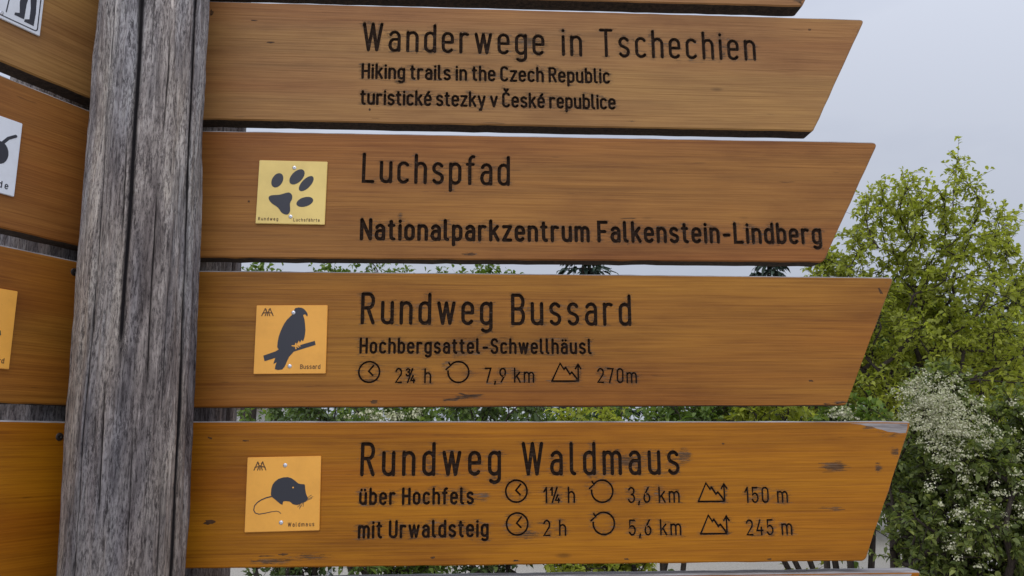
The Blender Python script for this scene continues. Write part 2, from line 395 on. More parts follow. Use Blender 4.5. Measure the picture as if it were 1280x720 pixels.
def ribbon(pts, w, cap_n=5):
    """outline polygon (counter-clockwise) of a round-ended stroke"""
    P = [np.array(p, float) for p in pts]
    Q = [P[0]]
    for p in P[1:]:
        if np.linalg.norm(p - Q[-1]) > 1e-6: Q.append(p)
    if len(Q) == 1: Q.append(Q[0] + np.array([1e-4, 0]))
    h = w / 2; L, Rr = [], []
    d = [(Q[i + 1] - Q[i]) / np.linalg.norm(Q[i + 1] - Q[i]) for i in range(len(Q) - 1)]
    for i, p in enumerate(Q):
        if i == 0: n = np.array([-d[0][1], d[0][0]]); k = 1
        elif i == len(Q) - 1: n = np.array([-d[-1][1], d[-1][0]]); k = 1
        else:
            m = np.array([-(d[i - 1][1] + d[i][1]), d[i - 1][0] + d[i][0]]); ln = np.linalg.norm(m)
            n = m / ln if ln > 1e-6 else np.array([-d[i][1], d[i][0]])
            k = min(1.6, 1 / max(0.35, n.dot(np.array([-d[i][1], d[i][0]]))))
        L.append(p + n * h * k); Rr.append(p - n * h * k)
    def endcap(c, dirv):
        a0 = math.atan2(dirv[1], dirv[0])
        return [c + h * np.array([math.cos(a0 - math.pi / 2 + math.pi * i / cap_n), math.sin(a0 - math.pi / 2 + math.pi * i / cap_n)]) for i in range(1, cap_n)]
    return Rr + endcap(Q[-1], d[-1]) + L[::-1] + endcap(Q[0], -d[0])
def cdt_regions(polys, extra=()):
    """union of polygons as triangles; returns verts, tris, owner sets. millimetres inside for accuracy"""
    V, Fc = [], []
    for p in polys:
        ar = sum(p[i - 1][0] * p[i][1] - p[i][0] * p[i - 1][1] for i in range(len(p)))
        if ar < 0: p = p[::-1]                # counter-clockwise
        Fc.append(list(range(len(V), len(V) + len(p)))); V += [Vector((q[0] * 1000, q[1] * 1000)) for q in p]
    V += [Vector((q[0] * 1000, q[1] * 1000)) for q in extra]
    v, e, f, ov, oe, of = delaunay_2d_cdt(V, [], Fc, 1, 1e-3, True)
    return np.array([(a.x / 1000, a.y / 1000) for a in v]), f, of
def print_obj(name, polys, y, mat, parent):
    """flat print on a plaque: union of polygons, a film 0.25 mm thick"""
    v, f, of = cdt_regions(polys)
    f = [a for a, b in zip(f, of) if len(b)]
    n = len(v); V = [(a[0], y, a[1]) for a in v] + [(a[0], y + 0.0006, a[1]) for a in v]
    cnt = {}
    Fc = []
    for t_ in f:
        a, b, c = t_
        P = [v[i] for i in t_]
        if (P[1][0] - P[0][0]) * (P[2][1] - P[0][1]) - (P[1][1] - P[0][1]) * (P[2][0] - P[0][0]) < 0: t_ = [a, c, b]
        Fc.append(list(t_))
        for i in range(len(t_)):
            k = (t_[i], t_[(i + 1) % len(t_)]); cnt[k] = cnt.get(k, 0) + 1
    for (a, b) in list(cnt):
        if (b, a) not in cnt: Fc.append([b, a, a + n, b + n])
    return mesh_obj(name, V, Fc, mat, parent)

# symbols routed beside the distances
def clock_lines(r):
    k = r / 13.2
    return [arc(0, 0, r, r, 0, 180, 17), arc(0, 0, r, r, 180, 360, 17), [(5.2 * k, 8.2 * k), (-.6 * k, 1.0 * k), (4.6 * k, -4.2 * k)]]
def loop_lines(r):
    k = r / 13.2
    return [arc(0, 0, r, r, 138, -20, 15), arc(0, 0, r, r, -20, -185, 15), [(-15.6 * k, 3.4 * k), (-9.6 * k, 8.6 * k), (-14.8 * k, 9.4 * k), (-9.6 * k, 8.6 * k)], [(-12.2 * k, 11.6 * k), (-9.8 * k, 8.0 * k)]]
def mountain_lines(w):
    k = w / 34.0
    q = [[(0, 0), (10.5, 22), (15.3, 14.5), (17.3, 17)], [(17.3, 17), (22.5, 8.5), (25, 11), (30.5, 4), (32, 0)], [(32, 0), (0, 0)], [(33, 0), (33, 19)], [(29.7, 15.5), (33, 21), (36.3, 15.5)]]
    return [[(a * k, b * k) for a, b in s] for s in q]

# ------------------------------------------------------------------ boards
THICK = 0.034
def round_corner(P, i, rad, n=4):
    a, b, c = (np.array(P[i - 1]), np.array(P[i]), np.array(P[(i + 1) % len(P)]))
    u = (a - b) / np.linalg.norm(a - b); w = (c - b) / np.linalg.norm(c - b)
    p0, p2 = b + u * rad, b + w * rad
    return [tuple((1 - t_) ** 2 * p0 + 2 * t_ * (1 - t_) * b + t_ * t_ * p2) for t_ in [k / n for k in range(n + 1)]]
def build_board(root, outline, lines, tone, wear_spots, bare_spots, name_tone, rnd, corner=(0.004, 0.008, 0.005)):
    """outline: four (x, z) corners counter-clockwise seen from the front; lines: (part name, [polygons], [sample points])"""
    P = []
    sizes = [corner[0], corner[2], corner[1], corner[0]]
    for i in range(4): P += round_corner(outline, i, sizes[i])
    # subdivide and roughen the outline a hair, so edges are not ruler straight
    Q = []
    for i in range(len(P)):
        a, b = np.array(P[i]), np.array(P[(i + 1) % len(P)]); d = np.linalg.norm(b - a)
        m = max(1, int(d / 0.02))
        for k in range(m): Q.append(a + (b - a) * k / m)
    Q = np.array(Q)
    cx = Q.mean(0)
    nrm = np.roll(Q, -1, 0) - np.roll(Q, 1, 0); nrm = np.stack([nrm[:, 1], -nrm[:, 0]], 1); nrm /= np.linalg.norm(nrm, axis=1)[:, None]
    Q = Q + nrm * np.array([rnd.gauss(0, 0.00028) for _ in Q])[:, None]
    CH = 0.0022
    IN = Q - nrm * CH
    # grid points for the wear attribute
    (x0, z0), (x1, z1) = IN.min(0), IN.max(0)
    gx = np.arange(x0 + .004, x1, 0.0085); gz = np.arange(z0 + .004, z1, 0.0062)
    G = np.array([(a + rnd.uniform(-.001, .001), b + rnd.uniform(-.001, .001)) for a in gx for b in gz])
    # keep the ones inside
    inside = np.zeros(len(G), bool); j = len(IN) - 1
    for i in range(len(IN)):
        xi, yi = IN[i]; xj, yj = IN[j]
        cond = ((yi > G[:, 1]) != (yj > G[:, 1])) & (G[:, 0] < (xj - xi) * (G[:, 1] - yi) / (yj - yi + 1e-12) + xi)
        inside ^= cond; j = i
    G = G[inside]
    polys, owner = [list(map(tuple, IN))], [-1]
    for li, (nm, pp) in enumerate(lines):
        for p in pp: polys.append(p); owner.append(li)
    v, f, of = cdt_regions(polys, G)
    face_line = []
    for o in of:
        ls = [owner[i] for i in o if owner[i] >= 0]
        face_line.append(ls[0] if ls else -1)
    nV = len(v)
    # wear near the lettering, stretched along the grain, plus given patches
    samp = np.array([q for nm, pp in lines if nm not in ('bare', 'knot') for p in pp for q in p[::3]] or [(9., 9.)]) if lines else np.zeros((0, 2))
    wear = np.zeros(nV)
    if len(samp):
        for k in range(0, nV, 2000):
            d = v[k:k + 2000, None, :] - samp[None]
            dd = np.sqrt((d[..., 0] / 2.6) ** 2 + d[..., 1] ** 2).min(1)
            wear[k:k + 2000] = np.clip(1 - dd / 0.0075, 0, 1) * 0.50
    for (sx, sz, rx, rz, amt) in wear_spots:
        dd = np.sqrt(((v[:, 0] - sx) / rx) ** 2 + ((v[:, 1] - sz) / rz) ** 2)
        wear = np.maximum(wear, np.clip(1.15 - dd, 0, 1) * amt)
    bare = np.zeros(nV)
    for (sx, sz, rx, rz) in bare_spots:
        dd = np.sqrt(((v[:, 0] - sx) / rx) ** 2 + ((v[:, 1] - sz) / rz) ** 2)
        bare = np.maximum(bare, np.clip((1.15 - dd) * 3, 0, 1))
    timber = stained_timber(name_tone, tone)
    V = [(a[0], 0.0, a[1]) for a in v]; Fc, MI = [], []
    def ccw(t_):
        A, B, C_ = (v[i] for i in t_)
        return list(t_) if (B[0] - A[0]) * (C_[1] - A[1]) - (B[1] - A[1]) * (C_[0] - A[0]) > 0 else [t_[0], t_[2], t_[1]]
    grooves = {}
    for t_, li in zip(f, face_line):
        t_ = ccw(t_)
        if li < 0: Fc.append(t_); MI.append(0)
        elif lines[li][0] == 'bare': Fc.append(t_); MI.append(1)
        elif lines[li][0] == 'knot': Fc.append(t_); MI.append(3)
        else: grooves.setdefault(li, []).append(t_)
    # chamfer ring, sides and back
    off = len(V); n = len(Q)
    V += [(a[0], 0.0, a[1]) for a in IN] + [(a[0], CH, a[1]) for a in Q] + [(a[0], THICK - CH, a[1]) for a in Q] + [(a[0], THICK, a[1]) for a in IN]
    for i in range(n):
        j = (i + 1) % n
        up = nrm[i][1] + nrm[j][1]
        mi = 1 if up > 1.0 else 2
        Fc.append([off + j, off + i, off + n + i, off + n + j]); MI.append(1 if up > 1.0 else 0)
        Fc.append([off + n + j, off + n + i, off + 2 * n + i, off + 2 * n + j]); MI.append(mi)
        Fc.append([off + 2 * n + j, off + 2 * n + i, off + 3 * n + i, off + 3 * n + j]); MI.append(mi)
    Fc.append([off + 3 * n + i for i in range(n)][::-1]); MI.append(0)
    pad = len(V) - nV
    o = mesh_obj('timber', V, [list(x) for x in Fc], [timber, M_EDGE, M_END, M_KNOT], root, MI, {'wear': np.concatenate([wear, np.zeros(pad)]), 'bare': np.concatenate([bare, np.zeros(pad)])})
    # flip the front chamfer/side windings towards outside
    bm = bmesh.new(); bm.from_mesh(o.data)
    bmesh.ops.remove_doubles(bm, verts=bm.verts, dist=1e-6)
    bm.to_mesh(o.data); bm.free()
    # grooves: floor and walls of each line of lettering
    D = 0.0042
    for li, tris in grooves.items():
        ids = sorted({i for t_ in tris for i in t_}); mp = {k: q for q, k in enumerate(ids)}; m = len(ids)
        GV = [(v[i][0], 0.0, v[i][1]) for i in ids] + [(v[i][0], D, v[i][1]) for i in ids]
        GF = [[mp[i] + m for i in t_] for t_ in tris]; nfl = len(GF)
        ed = {}
        for t_ in tris:
            for q in range(3): ed[(t_[q], t_[(q + 1) % 3])] = 1
        for (a, b) in ed:
            if (b, a) not in ed: GF.append([mp[a], mp[b], mp[b] + m, mp[a] + m])
        mesh_obj(lines[li][0], GV, GF, [M_GROOVE, M_WALL], root, [0] * nfl + [1] * (len(GF) - nfl))
    return o

def box_plate(name, w, h, t_, mat, parent, loc, bev=0.0012, tilt=0.0):
    bm = bmesh.new()
    bmesh.ops.create_cube(bm, size=1.0)
    for q in bm.verts: q.co = Vector((q.co.x * w, q.co.y * t_, q.co.z * h))
    bmesh.ops.bevel(bm, geom=[e for e in bm.edges], offset=bev * .5, segments=2, affect='EDGES')
    me = bpy.data.meshes.new(name); bm.to_mesh(me); bm.free(); me.materials.append(mat)
    o = bpy.data.objects.new(name, me); COL.objects.link(o); o.parent = parent
    o.location = loc; o.rotation_euler = (0, tilt, 0)
    return o
def screw_head(parent, x, z, y, r=0.0036, mat=None, name='screw'):
    """domed screw head with a cross slot"""
    V, Fc = [], []
    N = 20; prof = [(1.0, 0.0), (1.0, 0.12), (0.86, 0.30), (0.55, 0.42), (0.30, 0.45)]
    for rr, hh in prof:
        for i in range(N):
            a = 2 * math.pi * i / N; V.append((x + r * rr * math.cos(a), y - r * hh, z + r * rr * math.sin(a)))
    for k in range(len(prof) - 1):
        for i in range(N):
            j = (i + 1) % N; Fc.append([k * N + j, k * N + i, (k + 1) * N + i, (k + 1) * N + j])
    b = len(V); V.append((x, y - r * 0.15, z)); k = (len(prof) - 1) * N
    for i in range(N): Fc.append([b, k + (i + 1) % N, k + i])      # sunken drive recess
    return mesh_obj(name, V, Fc, mat or M_SCREW, parent)
def ell(cx, cy, rx, ry, rot, n=20):
    c, s = math.cos(R(rot)), math.sin(R(rot))
    return [(cx + rx * math.cos(a) * c - ry * math.sin(a) * s, cy + rx * math.cos(a) * s + ry * math.sin(a) * c) for a in [2 * math.pi * i / n for i in range(n)]]
def blob(P, n=3):
    """soft closed curve through the given points"""
    P = [np.array(p, float) for p in P]; out = []
    for i in range(len(P)):
        p0, p1, p2, p3 = P[i - 1], P[i], P[(i + 1) % len(P)], P[(i + 2) % len(P)]
        for k in range(n):
            t_ = k / n
            out.append(tuple(0.5 * (2 * p1 + (p2 - p0) * t_ + (2 * p0 - 5 * p1 + 4 * p2 - p3) * t_ ** 2 + (3 * p1 - p0 - 3 * p2 + p3) * t_ ** 3)))
    return out
def line_text(txt, x0, x1, y, cap, hw=.42, sw=.16):
    s, w = text_strokes(txt, x1 - x0, cap, hw, sw, .4)
    return [ribbon([(a + x0, b + y) for a, b in q], w, 3) for q in s]
EMBLEM = [[(0, 0), (.16, .52), (.30, 1)], [(.30, 1), (.42, .5), (.30, .0)], [(1, 0), (.84, .52), (.70, 1)], [(.70, 1), (.58, .5), (.70, 0)], [(.06, .34), (.46, .46)], [(.94, .34), (.54, .46)], [(.40, .62), (.5, .42), (.60, .62)], [(.5, .42), (.5, 0)], [(.26, .95), (.4, .8)], [(.74, .95), (.6, .8)]]
def plaque(root, kind, cx, cz, w, h, tilt=0.0):
    """square plaque screwed to the board; its prints are laid out in 0..1"""
    mat = {'paw': M_PALE, 'buzzard': M_ORANGE, 'mouse': M_ORANGE, 'hikers': M_WHITE, 'beetle': M_WHITE}[kind]
    T = 0.003
    p = box_plate('plaque', w, h, T, mat, root, (cx, -T / 2 - .0004, cz), tilt=tilt)
    Y = -T / 2 - 0.0003
    def sc(poly): return [((a - .5) * w, (b - .5) * h) for a, b in poly]
    def scs(ps): return [sc(q) for q in ps]
    if kind == 'paw':
        k = lambda x, y: ((x - 150) / 555, 1 - (y - 142) / 520)
        def e(x, y, rx, ry, rot):
            return [((a), (b)) for a, b in ell(*k(x, y), rx / 555, ry / 520, rot)]
        polys = [e(305, 307, 44, 62, -22), e(463, 275, 46, 74, -38), e(541, 329, 38, 76, -38), e(537, 480, 70, 38, 20)]
        polys.append(blob([k(*q) for q in [(243, 455), (262, 432), (330, 425), (400, 405), (430, 425), (432, 460), (418, 495), (422, 555), (402, 586), (358, 574), (322, 530), (268, 494)]]))
        print_obj('pictogram', scs(polys), Y, M_PRINT, p)
        tx = line_text('Rundweg', *( .036, .325), .052, .045) + line_text('Luchsfährte', .545, .928, .045, .045)
        print_obj('lettering', scs(tx), Y, M_PRINT2, p)
        scr = [k(437, 200), k(428, 602)]
    elif kind == 'buzzard':
        k = lambda x, y: ((x - 130) / 580, 1 - (y - 78) / 560)
        bird = [(445, 103), (500, 100), (530, 123), (548, 150), (545, 172), (531, 155), (512, 160), (524, 195), (535, 280), (528, 350), (516, 376), (508, 362), (494, 386), (484, 368), (470, 400), (440, 424), (447, 458), (410, 502), (388, 556), (360, 602), (300, 600), (312, 545), (288, 558), (302, 505), (325, 442), (312, 422), (320, 340), (345, 265), (380, 200), (424, 155)]
        branch = [(203, 490), (300, 456), (325, 440), (440, 425), (500, 405), (615, 372), (622, 405), (450, 458), (330, 500), (215, 535)]
        print_obj('pictogram', scs([blob([k(*q) for q in bird], 2), [k(*q) for q in branch]]), Y, M_PRINT, p)
        tx = line_text('Bussard', .643, .925, .072, .058)
        tx += [ribbon([(.078 + a * .16, .845 + b * .108) for a, b in q], .013, 3) for q in EMBLEM]
        print_obj('lettering', scs(tx), Y, M_PRINT2, p)
        tal = [[k(462, 392), k(458, 412), k(432, 412)], [k(460, 412), k(464, 436)], [k(461, 410), k(484, 424)], [k(472, 400), k(496, 414)]]
        print_obj('claw', scs([ribbon(q, .016, 3) for q in tal]), Y - .0003, M_ORANGE, p)
        scr = [k(432, 140), k(418, 577)]
    elif kind == 'mouse':
        k = lambda x, y: ((x - 113) / 552, 1 - (y - 64) / 562)
        body = [(298, 330), (308, 275), (350, 232), (420, 220), (468, 243), (500, 270), (530, 276), (548, 280), (552, 310), (560, 350), (574, 385), (560, 408), (535, 416), (500, 432), (462, 424), (440, 405), (392, 402), (386, 428), (355, 408), (325, 382), (302, 362)]
        polys = [blob([k(*q) for q in body], 2)]
        tail = [(305, 363), (265, 372), (230, 386), (200, 405), (180, 430), (175, 462), (188, 484), (215, 493), (260, 487), (305, 478), (345, 474), (364, 480), (377, 492)]
        wv = [.016, .015, .014, .013, .012, .012, .011, .011, .010, .009, .008, .008]
        for i in range(len(tail) - 1): polys.append(ribbon([k(*tail[i]), k(*tail[i + 1])], wv[i], 4))
        for q in [[(560, 395), (612, 372)], [(562, 385), (600, 360)], [(560, 402), (604, 385)], [(540, 412), (520, 450)], [(530, 412), (500, 448)], [(520, 415), (515, 462)], [(545, 410), (540, 445)]]:
            polys.append(ribbon([k(*a) for a in q], .006, 3))
        print_obj('pictogram', scs(polys), Y, M_PRINT, p)
        print_obj('eye', scs([ell(*k(462, 300), .011, .011, 0, 10)]), Y - .0003, M_ORANGE, p)
        tx = line_text('Waldmaus', .575, .932, .063, .05)
        tx += [ribbon([(.095 + a * .16, .825 + b * .112) for a, b in q], .013, 3) for q in EMBLEM]
        print_obj('lettering', scs(tx), Y, M_PRINT2, p)
        scr = [k(397, 130), k(380, 560)]
    elif kind == 'hikers':
        fr = .045
        rr = [(fr, fr), (1 - fr, fr), (1 - fr, 1 - fr), (fr, 1 - fr)]
        loop = []
        for i in range(4): loop += round_corner(rr, i, .045, 4)
        polys = [ribbon([loop[i], loop[(i + 1) % len(loop)]], .014, 3) for i in range(len(loop))]
        for dx, s_ in ((.60, 1.0), (.14, .9)):
            leg = [[(.10, .52), (.20, .52), (.175, .35), (.165, .13), (.035, .13), (.04, .165), (.10, .19), (.085, .34)], [(.21, .52), (.30, .50), (.31, .30), (.30, .10), (.17, .10), (.175, .135), (.235, .165), (.235, .33)]]
            leg += [[(.10, .50), (.30, .49), (.31, .66), (.27, .76), (.15, .76), (.09, .66)], ell(.21, .84, .062, .07, 0), [(.30, .54), (.37, .56), (.38, .72), (.30, .75)]]
            leg += [ribbon([(.13, .70), (.03, .58), (-.02, .62)], .045, 4), ribbon([(-.02, .66), (-.07, .12)], .014, 3)]
            polys += [[(dx + a * s_, b * s_ + (1 - s_) * .1) for a, b in q] for q in leg]
        print_obj('pictogram', scs(polys), Y, M_PRINT, p)
        scr = [(.5, .92), (.47, .075)]
    else:
        polys = [ell(.50, .50, .27, .17, 8), ell(.75, .52, .115, .15, 0)]
        for q in [[(.72, .58), (.84, .74), (.93, .80)], [(.55, .62), (.60, .78), (.52, .86)], [(.38, .60), (.30, .74), (.22, .78)], [(.62, .40), (.66, .27), (.62, .2)], [(.52, .36), (.52, .24), (.44, .2)], [(.36, .40), (.26, .30), (.18, .3)]]:
            polys.append(ribbon(q, .04, 4))
        print_obj('pictogram', scs(polys), Y, M_PRINT, p)
        print_obj('lettering', scs(line_text('de', .785, .91, .075, .08)), Y, M_PRINT, p)
        scr = [(.5, .92), (.5, .075)]
    for (a, b) in scr: screw_head(p, (a - .5) * w, (b - .5) * h, -T / 2 + .0002, w * .030)
    return p

def put(strokes, w, u0, z0, ang=0.0):
    c, s = math.cos(ang), math.sin(ang)
    return [ribbon([(u0 + a * c - b * s, z0 + a * s + b * c) for a, b in q], w) for q in strokes]

# style: (letter width, stroke width, word space), in capital heights
HEAD, SUB, NUM = (.325, .122, .25), (.37, .18, .16), (.40, .125, .16)
def arrow_board(label, corners, texts, symbols, plq, tone, seed, wear=(), bare=(), chip=None, knots=(), bolts=(), yaw=YAW_R, group=None, x_inner=0.03, corner=(.004, .008, .005)):
    """corners: four pixels of the front face, tl, tr, br, bl (the inner end runs on behind the post)"""
    rnd = random.Random(seed)
    q = [plane_uv(*c, yaw) for c in corners]
    tl, tr, br, bl = q
    if yaw == YAW_R:
        def ext(a, b, x): return (x, a[1] + (b[1] - a[1]) * (x - a[0]) / (b[0] - a[0]))
        tl, bl = ext(tl, tr, x_inner), ext(bl, br, x_inner)
    zb = min(bl[1], br[1])
    root = empty('sign_board', (APEX.x, APEX.y, zb), yaw)
    tag(root, label, 'sign board', group)
    loc = lambda px, py: (lambda a: (a[0], a[1] - zb))(plane_uv(px, py, yaw))
    outline = [(p[0], p[1] - zb) for p in (bl, br, tr, tl)]
    lines = []
    for (txt, p0, p1, cap_px, style) in texts:
        a, b = loc(*p0), loc(*p1)
        up = loc(p0[0], p0[1] - cap_px); cap = up[1] - a[1]
        L = math.hypot(b[0] - a[0], b[1] - a[1])
        s, w = text_strokes(txt, L, cap, *style)
        lines.append(('lettering', put(s, w, a[0], a[1], math.atan2(b[1] - a[1], b[0] - a[0]))))
    for (kind, p0, size) in symbols:
        a = loc(*p0); k = loc(p0[0] + size, p0[1])[0] - a[0]
        fn = {'clock': clock_lines, 'loop': loop_lines, 'mountain': mountain_lines}[kind]
        lines.append((kind + '_symbol', put(fn(k), 0.0026, a[0], a[1])))
    for (px, py, rx, ry, rot) in knots:
        a = loc(px, py); n = 14
        q = ell(0, 0, rx / 860, ry / 860, rot, n)
        lines.append(('knot', [[(a[0] + x * k, a[1] + z * k) for (x, z), k in zip(q, [rnd.uniform(.6, 1.25) for _ in range(n)])]]))
    if chip: lines.append(('bare', [[loc(*p) for p in chip]]))
    ws = []
    for (px, py, rx, ry, amt) in wear:
        a = loc(px, py); ws.append((a[0], a[1], rx / 860, ry / 860, min(amt, 1.0) * .80))
    bs = []
    for (px, py, rx, ry) in bare:
        a = loc(px, py); bs.append((a[0], a[1], rx / 860, ry / 860))
    build_board(root, outline, lines, tone, ws, bs, 'stained timber', rnd, corner)
    for (kind, pts) in plq:
        c = [loc(*p) for p in pts]        # tl, tr, br, bl
        w = (math.dist(c[0], c[1]) + math.dist(c[3], c[2])) / 2; h = (math.dist(c[0], c[3]) + math.dist(c[1], c[2])) / 2
        cx, cz = sum(p[0] for p in c) / 4, sum(p[1] for p in c) / 4
        tilt = -math.atan2((c[1][1] - c[0][1]) + (c[2][1] - c[3][1]), 2 * w)
        plaque(root, kind, cx, cz, w, h, tilt)
    for (px, py) in bolts:
        a = loc(px, py); screw_head(root, a[0], a[1], 0.001, .0056, M_BOLT, 'bolt')
    return root

GR = 'arrow boards pointing right'
GL = 'boards of the left wing'
T0, T1, T2, T3, T4 = (.325, .168, .062), (.305, .152, .050), (.288, .120, .027), (.300, .122, .016), (.345, .124, .004)
arrow_board('topmost board on the right, only its worn lower edge in view', [(262, -160), (1062, -118), (1003, 8), (262, -12)], [], [], [], T0, 1, wear=[(1000, 4, 16, 12, 1.0), (990, -20, 10, 30, .8)], group=GR)
arrow_board('pale tan arrow board lettered Wanderwege in Tschechien for hiking trails', [(262, 1), (1081, 24), (1017, 164), (258, 149)],
    [('Wanderwege in Tschechien', (452.5, 62), (945.5, 74.3), 32.5, (.325, .118, .25)),
     ('Hiking trails in the Czech Republic', (451.5, 97), (763, 103.3), 16.8, (.37, .185, .16)),
     ('turistické stezky v České republice', (450, 129.5), (770, 135.8), 16.8, (.37, .185, .16))], [], [], T1, 2,
    wear=[(468, 45, 18, 22, .75), (660, 53, 40, 14, .85), (1075, 40, 10, 14, .7), (860, 78, 90, 5, .45), (790, 152, 40, 4, .6), (470, 147, 20, 3, .7)], knots=[(264.5, 16, 2.2, 5, 0), (337, 53, 6, 1.3, 0), (318, 25.5, 5, .8, 0), (1012, 37, 2.4, 1.6, 0), (462, 137, 1.5, 2, 0)], group=GR)
arrow_board('arrow board lettered Luchspfad with pale yellow paw print plaque', [(253, 163), (1098, 177.5), (1030, 327.5), (250, 322)],
    [('Luchspfad', (452, 226.5), (637.5, 230.5), 34, HEAD),
     ('Nationalparkzentrum Falkenstein-Lindberg', (449.5, 298.3), (1028, 303.8), 23.8, (.37, .185, .16))], [],
    [('paw', [(324, 201), (409, 203), (407, 281.5), (321, 280)])], T2, 3, wear=[(588, 318, 20, 3, .9), (780, 305, 90, 5, .5), (500, 268, 10, 8, .7)], knots=[(588, 317.5, 8, 1.3, 0), (311, 252, 1.6, 1.6, 0), (786, 273, 10, .7, 2)], group=GR, corner=(.004, .011, .006))
arrow_board('arrow board lettered Rundweg Bussard with orange buzzard plaque', [(247, 338), (1118, 346.5), (1058, 506.5), (242, 509)],
    [('Rundweg Bussard', (450.5, 403.5), (789.5, 405.5), 36, HEAD),
     ('Hochbergsattel-Schwellhäusl', (449, 440.6), (740, 441.5), 17.2, (.37, .185, .2)),
     ('2¾ h', (493.5, 477.8), (539, 478.2), 17.0, NUM), ('7,9 km', (605.5, 477.4), (668, 477.6), 17.0, NUM), ('270m', (746.5, 477.8), (796.5, 478.2), 17, NUM)],
    [('clock', (461.5, 465), 13), ('loop', (573, 465), 13), ('mountain', (690, 476.4), 34)],
    [('buzzard', [(321, 382), (409.5, 382), (408, 467), (318, 468)])], T3, 4,
    wear=[(585, 496, 30, 4, 1.0), (565, 500, 22, 4, .9), (468, 503, 8, 4, .9), (1112, 365, 4, 12, .8), (1050, 503, 20, 4, .8), (1108, 352, 10, 6, .6)], knots=[(572, 498, 16, 1.5, 9), (588, 494.5, 17, 1.1, 4), (580, 493, 8, .9, -12), (467, 501.5, 5, 1.7, 10), (1100.5, 364, 1.8, 6, 25), (1014, 476, 3, 1.4, 0), (1051, 503.5, 8, 1.2, 4), (1033, 505, 6, .9, 0)], group=GR)
arrow_board('orange arrow board lettered Rundweg Waldmaus with a chipped grey top corner', [(237, 526.5), (1140, 526.5), (1082, 701), (232, 711)],
    [('Rundweg Waldmaus', (450, 593.3), (850, 591.6), 38.3, HEAD),
     ('über Hochfels', (448.5, 630), (592.5, 629), 18.6, (.37, .185, .16)), ('mit Urwaldsteig', (447, 672), (611, 669.8), 19.4, (.37, .185, .16)),
     ('1¼ h', (679, 628), (719, 627.8), 18.4, NUM), ('2 h', (679, 669.2), (708, 669), 18.4, NUM),
     ('3,6 km', (785, 628), (850, 627.6), 18.4, NUM), ('5,6 km', (786, 668.8), (852, 668.2), 18.4, NUM),
     ('150 m', (931, 628), (985.5, 627.6), 18.4, NUM), ('245 m', (933, 668.6), (991, 668.0), 18.4, NUM)],
    [('clock', (645.5, 614), 13.3), ('clock', (646.5, 655), 13.3), ('loop', (752.8, 614), 13.3), ('loop', (754.8, 654.3), 13.3), ('mountain', (873, 627), 34), ('mountain', (876, 667.4), 34)],
    [('mouse', [(310, 571.5), (402, 570), (399.5, 662.5), (306.5, 665.5)])], T4, 5,
    wear=[(1043, 583, 28, 9, 1.0), (1098, 585, 8, 9, .9), (1112, 543, 26, 4, 1.2), (1085, 534, 22, 3, 1.1), (1120, 565, 12, 10, .9), (1040, 636, 24, 6, .72), (340, 702, 50, 6, .9), (390, 696, 40, 8, .7), (660, 668, 36, 9, .8), (790, 577, 70, 16, .75), (855, 570, 16, 14, .9), (605, 620, 14, 10, .9)],
    knots=[(262, 653, 7, 2.6, 0), (307, 551, 4, 1.0, 0), (262.5, 547.5, 3.5, .9, -20), (904, 554.5, 2.2, 1.2, 0), (645, 701, 4, 1.2, 0), (541, 697, 3, 1.3, 0), (783, 699, 3.4, 1.1, 0), (962, 699, 3.4, 1.1, 0), (1032, 579, 14, .4, 0), (1048, 581.5, 10, .4, 0), (1040, 584.5, 17, .45, 0), (1050, 588, 9, .4, 0), (1036, 590, 8, .35, 0), (1097, 579, 3, .5, 0), (1099, 584, 5, .5, 0), (1097, 588, 3, .5, 0), (1030, 635, 7, .4, 0), (1052, 637, 5, .4, 0), (355, 693, 6, 1.2, 3), (332, 695, 9, .8, 0)],
    chip=[(1062, 529.3), (1068, 529.8), (1076, 530.6), (1083, 532.4), (1090, 533.2), (1096, 535.8), (1103, 537.2), (1110, 539.8), (1118, 540.3), (1126, 541.6), (1132.5, 541.2), (1134, 535), (1134.5, 529.6), (1110, 529.2), (1085, 529.1)], group=GR)
arrow_board('lowest board on the right with a grey weathered top edge', [(232, 726), (1152, 714), (1084, 905), (226, 930)], [], [], [], T4, 6, wear=[(700, 726, 500, 9, 1.0)], chip=[(240, 731), (330, 732.5), (420, 730), (560, 730.5), (700, 727), (830, 728.5), (930, 725), (1010, 726.5), (1090, 725), (1134, 728), (1140, 717.2), (700, 722.6), (240, 728.4)], group=GR)

# left wing: the boards run on past the edge of the frame; inner end behind the post
def left_board(label, z_top, z_bot, plq, tone, seed, bolts=(), wear=()):
    def px_of(u, z):
        P = Vector((APEX.x + u * math.cos(YAW_L), APEX.y + u * math.sin(YAW_L), z - EYE))
        d = P.dot(_f); return (640 + F_PX * P.dot(_x) / d, 360 - F_PX * P.dot(_u) / d)
    u0, u1 = -0.60, -0.028
    return arrow_board(label, [px_of(u0 - .0, z_top), px_of(u1, z_top), px_of(u1, z_bot), px_of(u0, z_bot)], [], [], plq, tone, seed, bolts=bolts, wear=wear, yaw=YAW_L, group=GL)
S_ = 1.16
zl = [EYE + S_ * v_ for v_ in (.5775, .411, .3955, .228, .2095, .0425, .0245, -.1455)]
def sq(tr, br, lx):
    """whole square plaque from its right edge in pixels"""
    a, b = plane_uv(*tr, YAW_L), plane_uv(*br, YAW_L); s = .098
    def px(u, z):
        P = Vector((APEX.x + u * math.cos(YAW_L), APEX.y + u * math.sin(YAW_L), z - EYE)); d = P.dot(_f)
        return (640 + F_PX * P.dot(_x) / d, 360 - F_PX * P.dot(_u) / d)
    ur = (a[0] + b[0]) / 2
    return [px(ur - s, b[1] + s), px(ur, b[1] + s), px(ur, b[1]), px(ur - s, b[1])]
